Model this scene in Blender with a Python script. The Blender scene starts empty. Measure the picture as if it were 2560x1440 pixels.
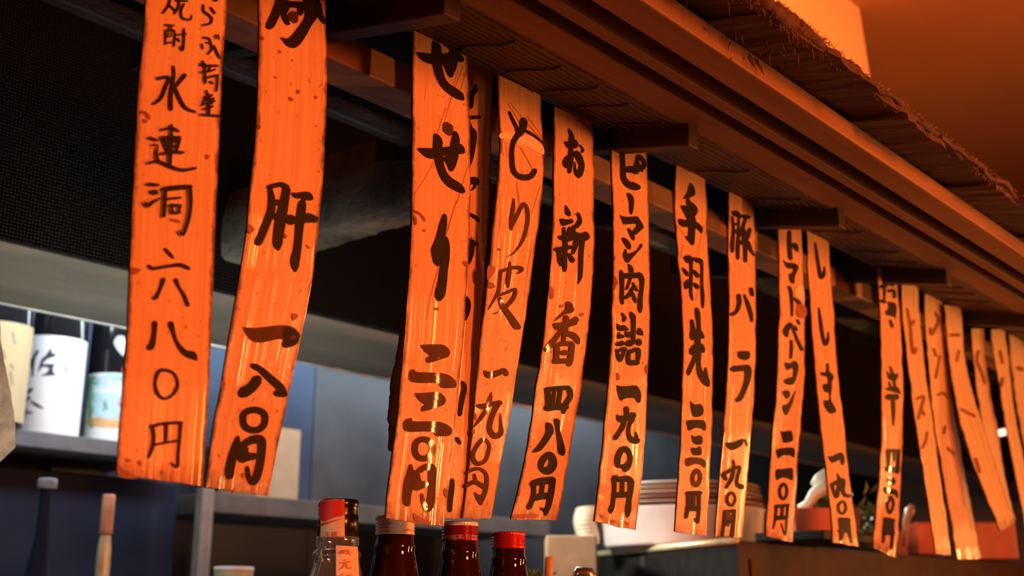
import bpy, bmesh, math, random
import numpy as np
from mathutils import Vector
from mathutils.geometry import tessellate_polygon

random.seed(7)
SC = bpy.context.scene
COL = SC.collection

# ------------------------------------------------------------------ camera
CZ = 1.45                                   # eye height above the floor
FPX = 2900.0                                # focal length in photo pixels (2560 wide)
AZ = math.radians(40.8)                     # heading: +X runs along the row of menu strips, +Y into the kitchen
PITCH = math.atan(804 / 2900.0)
cam_d = bpy.data.cameras.new('camera')
cam = bpy.data.objects.new('camera', cam_d)
COL.objects.link(cam)
cam.location = (0, 0, CZ)
cam.rotation_euler = (math.pi / 2 + PITCH, 0, AZ - math.pi / 2)
cam_d.sensor_width = 36.0
cam_d.lens = FPX / 2560 * 36.0
cam_d.clip_start = 0.02
cam_d.dof.use_dof = True
cam_d.dof.focus_distance = 0.93
cam_d.dof.aperture_fstop = 6.6
cam_d.dof.aperture_blades = 9
SC.camera = cam

# ------------------------------------------------------------------ world, exposure
SC.view_settings.view_transform = 'Standard'
SC.view_settings.look = 'None'
SC.view_settings.exposure = 0.0
SC.view_settings.gamma = 1.0
SC.view_settings.use_curve_mapping = False
wd = bpy.data.worlds.new('world'); SC.world = wd
wd.use_nodes = True
wd.node_tree.nodes['Background'].inputs[0].default_value = (1.0, 0.35, 0.15, 1)
wd.node_tree.nodes['Background'].inputs[1].default_value = 0.004

# ------------------------------------------------------------------ lamps of the room and added fill lights
def lamp(name, loc, color, watts, radius=0.05):
    l = bpy.data.lights.new(name, 'POINT'); l.color = color; l.energy = watts; l.shadow_soft_size = radius
    o = bpy.data.objects.new(name, l); COL.objects.link(o)
    o.location = (loc[0], loc[1], loc[2] + CZ); return o
def area(name, loc, target, color, watts, sx, sy, spread=180):
    l = bpy.data.lights.new(name, 'AREA'); l.color = color; l.energy = watts; l.shape = 'RECTANGLE'; l.size = sx; l.size_y = sy; l.spread = math.radians(spread)
    o = bpy.data.objects.new(name, l); COL.objects.link(o)
    o.location = (loc[0], loc[1], loc[2] + CZ)
    d = Vector(target) - Vector(loc); o.rotation_euler = d.to_track_quat('-Z', 'Y').to_euler(); return o

lamp('lantern_light_centre', (0.72, -0.78, 0.335), (1.0, 0.172, 0.032), 86, 0.14)       # red paper lantern over the guests' seats
area('lantern_light_right', (1.75, -0.45, 0.10), (1.05, 0.6, 0.24), (1.0, 0.29, 0.075), 9.5, 0.018, 0.32)    # warm lamp along the bar, made slim and tall for streak reflections
area('lantern_light_far', (2.95, -0.10, 0.09), (1.7, 0.6, 0.24), (1.0, 0.36, 0.10), 9.5, 0.025, 0.24)      # another at the end of the bar
lamp('eave_rim_light', (1.75, 0.74, 0.60), (1.0, 0.20, 0.04), 3.0, 0.03)               # added rim light for the straw edge, no visible bulb
def spotlight(name, loc, target, color, watts, angle, radius):
    l = bpy.data.lights.new(name, 'SPOT'); l.color = color; l.energy = watts; l.spot_size = math.radians(angle); l.spot_blend = 0.9; l.shadow_soft_size = radius
    o = bpy.data.objects.new(name, l); COL.objects.link(o); o.location = (loc[0], loc[1], loc[2] + CZ)
    o.rotation_euler = (Vector(target) - Vector(loc)).to_track_quat('-Z', 'Y').to_euler(); return o
spotlight('upper_lamp_light', (1.25, 0.38, 0.72), (2.1, 0.9, 1.04), (1.0, 0.150, 0.020), 80, 74, 0.03)   # shaded bulb above the little roof
area('kitchen_tube_light', (1.85, 1.62, 0.70), (1.85, 1.90, 0.1), (0.82, 0.91, 1.0), 23, 3.2, 0.08)      # fluorescent tube behind the hood
area('worktop_bounce_fill', (0.70, 1.02, -0.25), (0.72, 1.45, 0.5), (0.92, 0.95, 0.86), 1.5, 0.9, 0.25, 72)    # unseen upward fill added in place of bounce off the worktop
area('case_edge_fill', (1.02, 1.34, 0.36), (1.6, 1.08, 0.05), (0.98, 0.95, 0.82), 1.0, 0.25, 0.05, 64)  # unseen fill added for the tub's left side and the case edge
area('bottle_cap_fill', (0.10, 0.60, -0.06), (0.65, 0.665, 0.0), (1.0, 0.82, 0.62), 0.09, 0.10, 0.03, 70)       # weak unseen fill added to brighten the bottle caps
area('tub_leek_fill', (1.75, 1.20, 0.385), (1.60, 0.75, 0.0), (0.95, 0.97, 0.90), 1.5, 1.0, 0.05, 64)       # unseen fill added under the hood to light tub and leeks

# ------------------------------------------------------------------ photo pixel -> place helpers
def ray(x, y):
    X = x - 1280.0; Y = 720.0 - y
    h = FPX * math.cos(PITCH) - Y * math.sin(PITCH)
    return np.array((h * math.cos(AZ) + X * math.sin(AZ), h * math.sin(AZ) - X * math.cos(AZ), FPX * math.sin(PITCH) + Y * math.cos(PITCH)))
def on_y(x, y, Y):                           # point of the vertical plane Y seen at photo pixel (x, y)
    d = ray(x, y); return d * (Y / d[1])
def on_z(x, y, Z):
    d = ray(x, y); return d * (Z / d[2])

# ------------------------------------------------------------------ mesh helpers (coordinates relative to the eye; CZ is added on linking)
class MB:
    def __init__(s): s.v = []; s.f = []; s.uv = {}
    def add(s, vs, fs):
        n = len(s.v); s.v += [tuple(map(float, v)) for v in vs]; s.f += [tuple(i + n for i in f) for f in fs]
    def prism(s, prof, x0, x1):              # (y, z) outline swept along X
        n = len(prof)
        vs = [(x0, y, z) for y, z in prof] + [(x1, y, z) for y, z in prof]
        fs = [(i, (i + 1) % n, n + (i + 1) % n, n + i) for i in range(n)] + [tuple(range(n))[::-1], tuple(range(n, 2 * n))]
        s.add(vs, fs)
    def box(s, a, b):
        (x0, y0, z0), (x1, y1, z1) = a, b
        s.add([(x0, y0, z0), (x1, y0, z0), (x1, y1, z0), (x0, y1, z0), (x0, y0, z1), (x1, y0, z1), (x1, y1, z1), (x0, y1, z1)],
              [(0, 3, 2, 1), (4, 5, 6, 7), (0, 1, 5, 4), (1, 2, 6, 5), (2, 3, 7, 6), (3, 0, 4, 7)])
    def hexa(s, p):                           # eight corners in box order
        s.add(p, [(0, 3, 2, 1), (4, 5, 6, 7), (0, 1, 5, 4), (1, 2, 6, 5), (2, 3, 7, 6), (3, 0, 4, 7)])
    def lathe(s, prof, c, n=48, knurl=None, a0=0.0, a1=None):
        full = a1 is None; a1 = 2 * math.pi if full else a1
        m = n if full else n + 1
        vs = []
        for i, (r, z) in enumerate(prof):
            for k in range(m):
                a = a0 + (a1 - a0) * k / n
                rr = r + (knurl if (knurl and k % 2 and knurl_rows(i)) else 0) if knurl else r
                vs.append((c[0] + rr * math.cos(a), c[1] + rr * math.sin(a), c[2] + z))
        fs = []
        for i in range(len(prof) - 1):
            for k in range(n):
                k2 = (k + 1) % m if full else k + 1
                fs.append((i * m + k, i * m + k2, (i + 1) * m + k2, (i + 1) * m + k))
        s.add(vs, fs)
    def tube(s, pts, rad, n=8, cap=True):
        pts = [np.array(p, float) for p in pts]; m = len(pts)
        rad = [rad] * m if not hasattr(rad, '__len__') else rad
        vs = []; up = np.array((0.13, 0.21, 0.97))
        for i, p in enumerate(pts):
            t = pts[min(i + 1, m - 1)] - pts[max(i - 1, 0)]; t = t / (np.linalg.norm(t) + 1e-12)
            a = np.cross(t, up); a /= np.linalg.norm(a) + 1e-12; b = np.cross(t, a)
            for k in range(n):
                g = 2 * math.pi * k / n
                vs.append(p + rad[i] * (math.cos(g) * a + math.sin(g) * b))
        fs = [(i * n + k, i * n + (k + 1) % n, (i + 1) * n + (k + 1) % n, (i + 1) * n + k) for i in range(m - 1) for k in range(n)]
        if cap: fs += [tuple(range(n))[::-1], tuple(range((m - 1) * n, m * n))]
        s.add(vs, fs)
    def link(s, name, mat, parent=None, smooth=False, bevel=0, kind=None, solid=0):
        me = bpy.data.meshes.new(name)
        loc = np.array((0., 0., 0.))
        if parent is None and s.v:
            a = np.array(s.v); loc = np.array(((a[:, 0].min() + a[:, 0].max()) / 2, (a[:, 1].min() + a[:, 1].max()) / 2, a[:, 2].min()))
            org = loc + np.array((0, 0, CZ))
        else:
            org = np.array(parent.matrix_basis.translation) if parent is not None else loc
            pp = parent.parent if parent is not None else None
            if pp is not None: org = org + np.array(pp.matrix_basis.translation)
            loc = org - np.array((0, 0, CZ))
        me.from_pydata([tuple(np.array(v) - loc) for v in s.v], [], s.f)
        me.update()
        bm = bmesh.new(); bm.from_mesh(me); bmesh.ops.recalc_face_normals(bm, faces=bm.faces); bm.to_mesh(me); bm.free()
        o = bpy.data.objects.new(name, me); COL.objects.link(o)
        if parent is None: o.location = tuple(org)
        else: o.parent = parent
        if mat: me.materials.append(mat)
        if smooth:
            for p in me.polygons: p.use_smooth = True
        if bevel:
            b = o.modifiers.new('bevel', 'BEVEL'); b.width = bevel; b.segments = 2; b.limit_method = 'ANGLE'
        if kind: o['kind'] = kind
        return o
def knurl_rows(i): return True
def tag(o, label, cat, group=None):
    o['label'] = label; o['category'] = cat
    if group: o['group'] = group
    return o
def thing(name, loc, label, cat, group=None):
    o = bpy.data.objects.new(name, None); COL.objects.link(o); o.empty_display_size = 0.02
    o.location = (loc[0], loc[1], loc[2] + CZ)
    return tag(o, label, cat, group)

# ------------------------------------------------------------------ materials
class NT:
    def __init__(s, name):
        s.m = bpy.data.materials.new(name); s.m.use_nodes = True; s.t = s.m.node_tree
        s.b = s.t.nodes['Principled BSDF']; s.out = s.t.nodes['Material Output']
    def n(s, typ, **kw):
        nd = s.t.nodes.new(typ)
        for k, v in kw.items():
            if k in nd.inputs: nd.inputs[k].default_value = v
            else: setattr(nd, k, v)
        return nd
    def l(s, a, b): s.t.links.new(a, b)
    def coord(s, kind='Object', scale=(1, 1, 1), rot=(0, 0, 0)):
        tc = s.n('ShaderNodeTexCoord'); mp = s.n('ShaderNodeMapping')
        mp.inputs['Scale'].default_value = scale; mp.inputs['Rotation'].default_value = rot
        s.l(tc.outputs[kind], mp.inputs['Vector']); return mp.outputs[0]
    def noise(s, vec, scale, detail=4, rough=0.55, dist=0.0):
        nd = s.n('ShaderNodeTexNoise'); nd.inputs['Scale'].default_value = scale; nd.inputs['Detail'].default_value = detail
        nd.inputs['Roughness'].default_value = rough; nd.inputs['Distortion'].default_value = dist
        if vec is not None: s.l(vec, nd.inputs['Vector'])
        return nd.outputs[0]
    def ramp(s, fac, stops):
        r = s.n('ShaderNodeValToRGB'); e = r.color_ramp.elements
        while len(e) > 1: e.remove(e[0])
        e[0].position, e[0].color = stops[0][0], (*stops[0][1], 1)
        for p, c in stops[1:]:
            x = e.new(p); x.color = (*c, 1)
        s.l(fac, r.inputs[0]); return r.outputs[0]
    def mix(s, fac, a, b, mode='MIX'):
        x = s.n('ShaderNodeMix', data_type='RGBA', blend_type=mode)
        for v, i in ((fac, 0), (a, 6), (b, 7)):
            if hasattr(v, 'is_linked'): s.l(v, x.inputs[i])
            elif i == 0: x.inputs[0].default_value = v
            else: x.inputs[i].default_value = (*v, 1)
        return x.outputs[2]
    def math(s, op, a, b=0.0, c=None):
        x = s.n('ShaderNodeMath', operation=op)
        for v, i in ((a, 0), (b, 1), (c, 2)):
            if v is None: continue
            if hasattr(v, 'is_linked'): s.l(v, x.inputs[i])
            else: x.inputs[i].default_value = v
        return x.outputs[0]
    def bump(s, h, strength=0.3, dist=0.002, to='Normal'):
        b = s.n('ShaderNodeBump'); b.inputs['Strength'].default_value = strength; b.inputs['Distance'].default_value = dist
        s.l(h, b.inputs['Height']); s.l(b.outputs[0], s.b.inputs[to]); return b
    def set(s, **kw):
        for k, v in kw.items():
            i = s.b.inputs[k.replace('_', ' ')]
            if hasattr(v, 'is_linked'): s.l(v, i)
            else: i.default_value = (*v, 1) if isinstance(v, tuple) and len(v) == 3 else v
        return s
def simple(name, col, rough=0.5, metal=0.0, var=0.25, scale=30, coat=0.0, bump=0.0, stretch=(1, 1, 1), spec=0.5):
    m = NT(name); v = m.coord('Object', stretch); nz = m.noise(v, scale)
    lo = tuple(max(0, c * (1 - var)) for c in col); hi = tuple(min(1, c * (1 + var)) for c in col)
    m.set(Base_Color=m.ramp(nz, [(0.3, lo), (0.7, hi)]), Roughness=rough, Metallic=metal, Coat_Weight=coat, Specular_IOR_Level=spec)
    if bump: m.bump(nz, bump, 0.002)
    return m.m

def strip_material(name, tint):
    m = NT(name)
    tc = m.n('ShaderNodeTexCoord'); uv = tc.outputs['UV']
    def mapped(sc):
        mp = m.n('ShaderNodeMapping'); mp.inputs['Scale'].default_value = sc; m.l(uv, mp.inputs['Vector'])
        oi = m.n('ShaderNodeObjectInfo'); ad = m.n('ShaderNodeVectorMath', operation='ADD')
        cx = m.n('ShaderNodeCombineXYZ'); m.l(m.math('MULTIPLY', oi.outputs['Random'], 37.0), cx.inputs[0]); m.l(oi.outputs['Random'], cx.inputs[2])
        m.l(mp.outputs[0], ad.inputs[0]); m.l(cx.outputs[0], ad.inputs[1]); return ad.outputs[0]
    grain = m.noise(mapped((14, 2.2, 1)), 1.0, 5, 0.6, 0.4)
    fine = m.noise(mapped((60, 5, 1)), 1.0, 3, 0.6)
    dark = tuple(c * f for c, f in zip(tint, (0.80, 0.70, 0.6)))
    base = m.ramp(grain, [(0.30, dark), (0.62, tint)])
    base = m.mix(m.math('MULTIPLY', fine, 0.22), base, tuple(c * 0.7 for c in tint))
    # greasy rims, worn blotches and specks
    sx = m.n('ShaderNodeSeparateXYZ'); m.l(uv, sx.inputs[0])
    eu = m.math('ABSOLUTE', m.math('SUBTRACT', sx.outputs[0], 0.5))
    blot = m.noise(mapped((3, 10, 1)), 2.2, 6, 0.65)
    rim = m.math('ADD', m.math('MULTIPLY', eu, 2.0), m.math('MULTIPLY', m.math('SUBTRACT', blot, 0.5), 0.30))
    rimf = m.n('ShaderNodeMapRange'); rimf.inputs[1].default_value = 0.90; rimf.inputs[2].default_value = 0.99; m.l(rim, rimf.inputs[0])
    base = m.mix(m.math('MULTIPLY', rimf.outputs[0], 0.92), base, (0.07, 0.016, 0.005))
    bot = m.math('ADD', sx.outputs[1], m.math('MULTIPLY', m.math('SUBTRACT', blot, 0.5), 0.10))
    botf = m.n('ShaderNodeMapRange'); botf.inputs[1].default_value = 0.955; botf.inputs[2].default_value = 1.0; m.l(bot, botf.inputs[0])
    base = m.mix(m.math('MULTIPLY', botf.outputs[0], 0.7), base, (0.14, 0.03, 0.008))
    spk = m.noise(mapped((7, 40, 1)), 1.6, 3, 0.5)
    spf = m.n('ShaderNodeMapRange'); spf.inputs[1].default_value = 0.66; spf.inputs[2].default_value = 0.74; m.l(spk, spf.inputs[0])
    base = m.mix(m.math('MULTIPLY', spf.outputs[0], 0.75), base, (0.16, 0.045, 0.012))
    st = m.noise(mapped((2, 5, 1)), 1.3, 5, 0.6)
    stf = m.n('ShaderNodeMapRange'); stf.inputs[1].default_value = 0.56; stf.inputs[2].default_value = 0.80; m.l(st, stf.inputs[0])
    base = m.mix(m.math('MULTIPLY', stf.outputs[0], 0.35), base, tuple(c * f for c, f in zip(tint, (0.7, 0.5, 0.4))))
    m.set(Base_Color=base, Roughness=0.55, Coat_Weight=0.7, Coat_Roughness=0.035, Coat_IOR=1.45)
    wr = m.noise(mapped((9.0, 0.10, 1)), 1.5, 1, 0.5, 0.1)         # lengthwise creases of the glossy wrap
    b = m.bump(wr, 0.85, 0.005, 'Coat Normal')
    return m.m
WOOD = strip_material('film_wrapped_wood', (0.80, 0.50, 0.27))
PALE = strip_material('film_wrapped_pale_wood', (0.80, 0.60, 0.36))
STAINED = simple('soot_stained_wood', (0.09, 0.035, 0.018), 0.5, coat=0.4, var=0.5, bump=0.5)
def ink(name, col):
    m = NT(name); nz = m.noise(m.coord('Object', (1, 1, 0.25)), 90, 3)
    m.set(Base_Color=m.ramp(nz, [(0.35, tuple(c * 0.75 for c in col)), (0.7, tuple(c * 1.25 for c in col))]), Roughness=0.6, Coat_Weight=0.18, Coat_Roughness=0.04, Specular_IOR_Level=0.2)
    return m.m
EDGE = simple('grimy_strip_edge', (0.05, 0.014, 0.006), 0.5, var=.4)
INK_DARK = ink('brush_ink_black', (0.016, 0.007, 0.003))
INK_BROWN = ink('brush_ink_thin_brown', (0.085, 0.030, 0.008))
INK_PALE = ink('faded_brush_ink', (0.24, 0.095, 0.030))
# ------------------------------------------------------------------ hanging menu strips
# left edge and right edge of every strip as seen in the photo; the sheet curls out of the row plane Y=0.6 as it hangs
def pts(s): return np.array([[float(c) for c in p.split(',')] for p in s.split()])
def along(P, n):
    y = (P[:, 1] - P[0, 1]) / (P[-1, 1] - P[0, 1]); t = np.linspace(0, 1, n)
    # smooth interpolation (monotone in y)
    x = np.interp(t, y, P[:, 0])
    k = np.array([1, 2, 3, 2, 1.]) / 9
    xp = np.concatenate([[2 * x[0] - x[2], 2 * x[0] - x[1]], x, [2 * x[-1] - x[-2], 2 * x[-1] - x[-3]]])
    x = np.convolve(xp, k, 'valid')
    return np.stack([x, P[0, 1] + t * (P[-1, 1] - P[0, 1])], 1)

class Strip:
    NR = 72; NCOL = 11
    def __init__(s, L, R, y0=0.6, bow=0.0012, rag=1.0, curl=0.045, seed=0, thick=0.0016):
        rnd = np.random.RandomState(seed)
        s.L = along(pts(L), s.NR); s.R = along(pts(R), s.NR); s.bow = bow
        C = (s.L + s.R) / 2
        d = np.array([ray(*c) for c in C]); X0 = d[0, 0] * y0 / d[0, 1]
        Y = np.clip(X0 * d[:, 1] / d[:, 0], y0 - curl, y0 + curl)
        k = np.ones(9) / 9; Yp = np.concatenate([np.full(4, Y[0]), Y, np.full(4, Y[-1])]); s.Y = np.convolve(Yp, k, 'valid')
        rg = lambda: np.convolve(rnd.randn(s.NR + 2), [.3, .4, .3], 'valid') * rag
        Lr = s.L + np.stack([rg(), np.zeros(s.NR)], 1); Rr = s.R + np.stack([rg(), np.zeros(s.NR)], 1)
        botrag = np.convolve(rnd.randn(s.NCOL + 2), [.3, .4, .3], 'valid') * rag * 2.2
        s.grid = np.zeros((s.NR, s.NCOL, 3))
        for i in range(s.NR):
            for j in range(s.NCOL):
                u = j / (s.NCOL - 1); p = Lr[i] * (1 - u) + Rr[i] * u
                if i == s.NR - 1: p = p + np.array((0, botrag[j]))
                s.grid[i, j] = on_y(p[0], p[1], s.surf(s.Y[i], u))
        s.thick = thick
    def surf(s, Y, u): return Y - s.bow * (1 - (2 * u - 1) ** 2)
    def hit(s, x, y, lift):
        p = np.array((x, y)); D = s.R - s.L; Q = p - s.L
        cr = D[:, 0] * Q[:, 1] - D[:, 1] * Q[:, 0]               # sign changes where the row line passes the pixel
        i = np.searchsorted(-cr, 0)
        i = min(max(i, 1), s.NR - 1); a = cr[i - 1] / (cr[i - 1] - cr[i] + 1e-12)
        Y = s.Y[i - 1] * (1 - a) + s.Y[i] * a
        L = s.L[i - 1] * (1 - a) + s.L[i] * a; R = s.R[i - 1] * (1 - a) + s.R[i] * a
        u = min(1, max(0, np.dot(p - L, R - L) / np.dot(R - L, R - L)))
        return on_y(x, y, s.surf(Y, u) - lift)
    def build(s, name, mat, label, group='hanging menu strips'):
        n, m = s.NR, s.NCOL
        front = s.grid.reshape(-1, 3); back = front + np.array((0, s.thick, 0))
        org = np.array((front[:, 0].mean(), front[:, 1].mean(), front[:, 2].min()))
        vs = [tuple(v - org) for v in np.concatenate([front, back])]
        fs = []; uvs = []
        U = lambda i, j: (j / (m - 1), i / (n - 1))
        for i in range(n - 1):
            for j in range(m - 1):
                q = [(i, j), (i + 1, j), (i + 1, j + 1), (i, j + 1)]
                fs.append(tuple(a * m + b for a, b in q)); uvs.append([U(*k) for k in q])
                fs.append(tuple(n * m + a * m + b for a, b in q[::-1])); uvs.append([U(*k) for k in q[::-1]])
        ring = [(i, 0) for i in range(n)] + [(n - 1, j) for j in range(1, m)] + [(i, m - 1) for i in range(n - 2, -1, -1)] + [(0, j) for j in range(m - 2, 0, -1)]
        for a, b in zip(ring, ring[1:] + ring[:1]):
            ia, ib = a[0] * m + a[1], b[0] * m + b[1]
            fs.append((ia, ia + n * m, ib + n * m, ib)); uvs.append([U(*a), U(*a), U(*b), U(*b)])
        me = bpy.data.meshes.new(name); me.from_pydata(vs, [], fs); me.update()
        ul = me.uv_layers.new(name='UVMap'); k = 0
        for f in uvs:
            for c in f: ul.data[k].uv = c; k += 1
        for p in me.polygons: p.use_smooth = True
        me.materials.append(mat); me.materials.append(EDGE)
        for p in list(me.polygons)[-len(ring):]: p.material_index = 1
        o = bpy.data.objects.new(name, me); COL.objects.link(o); o.location = tuple(org + np.array((0, 0, CZ)))
        es = o.modifiers.new('edges', 'EDGE_SPLIT'); es.split_angle = math.radians(50)
        s.o = o
        return tag(o, label, 'menu strip', group)

def spline(P, n=5, closed=False):
    P = np.array(P)
    if len(P) < 3: return np.array([P[0] * (1 - t) + P[-1] * t for t in np.linspace(0, 1, n + 1)])
    m = len(P); out = []
    rng = range(m if closed else m - 1)
    for i in rng:
        g = (lambda k: P[k % m]) if closed else (lambda k: P[min(max(k, 0), m - 1)])
        a, b, c, d = g(i - 1), g(i), g(i + 1), g(i + 2)
        for t in np.linspace(0, 1, n, endpoint=False):
            out.append(0.5 * (2 * b + (c - a) * t + (2 * a - 5 * b + 4 * c - d) * t * t + (3 * b - a - 3 * c + d) * t ** 3))
    if not closed: out.append(P[-1])
    out = np.array(out)
    if out.shape[1] > 2: out[:, 2] = np.maximum(out[:, 2], 1.0)
    return out
def stroke_shape(P):
    """brush stroke: points (x, y, width) -> 2-D vertices and faces"""
    closed = len(P) > 3 and abs(P[0][0] - P[-1][0]) + abs(P[0][1] - P[-1][1]) < 8
    if closed: P = P[:-1]
    q = spline(P, 6, closed); n = len(q)
    xy = q[:, :2]; w = q[:, 2] / 2
    if closed: t = np.roll(xy, -1, 0) - np.roll(xy, 1, 0)
    else: t = np.gradient(xy, axis=0)
    t /= np.linalg.norm(t, axis=1)[:, None] + 1e-9
    nn = np.stack([-t[:, 1], t[:, 0]], 1)
    A = xy + nn * w[:, None]; B = xy - nn * w[:, None]
    vs = [tuple(v) for v in A] + [tuple(v) for v in B]
    fs = [(i, (i + 1) % n, n + (i + 1) % n, n + i) for i in range(n if closed else n - 1)]
    if not closed:
        for e, sg in ((0, -1), (n - 1, 1)):
            c = len(vs); vs.append(tuple(xy[e])); base = math.atan2(nn[e][1], nn[e][0]); arc = []
            for k in range(7):
                a = base - sg * math.pi * k / 6
                arc.append(len(vs)); vs.append((xy[e][0] + w[e] * .85 * math.cos(a), xy[e][1] + w[e] * .85 * math.sin(a)))
            fs += [(c, arc[k], arc[k + 1]) for k in range(6)]
    return vs, fs
def poly_shape(P):
    q = spline(np.array(P), 3, True)
    tri = [tuple(t) for t in tessellate_polygon([[Vector((a, b, 0)) for a, b in q]])]
    vs = [tuple(v) for v in q]; mid = {}; lim = 9.0             # cut long triangles so that they follow the curved sheet
    def half(i, j):
        k = (min(i, j), max(i, j))
        if k not in mid: mid[k] = len(vs); vs.append(((vs[i][0] + vs[j][0]) / 2, (vs[i][1] + vs[j][1]) / 2))
        return mid[k]
    todo = tri; fin = []
    while todo:
        a, b, c = todo.pop()
        E = [(math.dist(vs[a], vs[b]), a, b, c), (math.dist(vs[b], vs[c]), b, c, a), (math.dist(vs[c], vs[a]), c, a, b)]
        L, i, j, k = max(E)
        if L < lim: fin.append((a, b, c)); continue
        h = half(i, j); todo += [(i, h, k), (h, j, k)]
    return vs, fin
def parse(text):
    """'@x0 y0 scale' opens a crop of the photo; S stroke, P filled outline (lower case: thin brown ink)"""
    x0 = y0 = 0.0; sc = 1.0
    for item in text.replace('\n', ';').split(';'):
        item = item.strip()
        if not item: continue
        if item[0] == '@': x0, y0, sc = map(float, item[1:].split()); continue
        P = [[float(c) for c in p.split(',')] for p in item[1:].split()]
        P = [[p[0] / sc + x0, p[1] / sc + y0] + ([p[2] / sc] if len(p) > 2 else []) for p in P]
        vs, fs = stroke_shape(P) if item[0] in 'Ss' else poly_shape(P)
        yield item[0] in 'sp', vs, fs
def lettering(name, text, hit, parent, dark=None, thin=None, lift=0.0006, split=0):
    """one child mesh per written piece: strokes whose boxes touch (within split px) stay together"""
    dark = dark or INK_DARK; thin = thin or INK_BROWN
    org = np.array(parent.location) - np.array((0, 0, CZ))
    if parent.parent is not None: org = org + np.array(parent.parent.location)
    S = list(parse(text)); n = len(S); lab = list(range(n))
    B = [(min(v[0] for v in s[1]), min(v[1] for v in s[1]), max(v[0] for v in s[1]), max(v[1] for v in s[1])) for s in S]
    def find(i):
        while lab[i] != i: i = lab[i]
        return i
    for i in range(n):
        for j in range(i):
            a, b = B[i], B[j]
            if not split or (a[0] - split < b[2] and b[0] - split < a[2] and a[1] - split < b[3] and b[1] - split < a[3]): lab[find(i)] = find(j)
    out = []
    for root in sorted(set(find(i) for i in range(n))):
        me = bpy.data.meshes.new(name); V = []; Fc = []; mi = []
        for k in range(n):
            if find(k) != root: continue
            br, vs, fs = S[k]; m0 = len(V)
            V += [tuple(hit(x, y, lift + 2.5e-5 * k) - org) for x, y in vs]
            Fc += [tuple(i + m0 for i in f) for f in fs]; mi += [1 if br else 0] * len(fs)
        me.from_pydata(V, [], Fc); me.update()
        if any(mi) or True: me.materials.append(dark); me.materials.append(thin)
        for p, i in zip(me.polygons, mi): p.material_index = i
        o = bpy.data.objects.new(name, me); COL.objects.link(o); o.parent = parent; out.append(o)
    return out
STRIPS = []
def strip(label, L, R, dish, price, mat=None, **kw):
    st = Strip(L, R, seed=len(STRIPS) + 3, **kw)
    o = st.build('menu_strip', mat or WOOD, label)
    if dish: lettering('dish_lettering', dish, st.hit, o, None, INK_PALE if mat is PALE else None, split=3.0)
    if price: lettering('price_lettering', price, st.hit, o, split=3.0)
    STRIPS.append(st); return st, o

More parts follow.
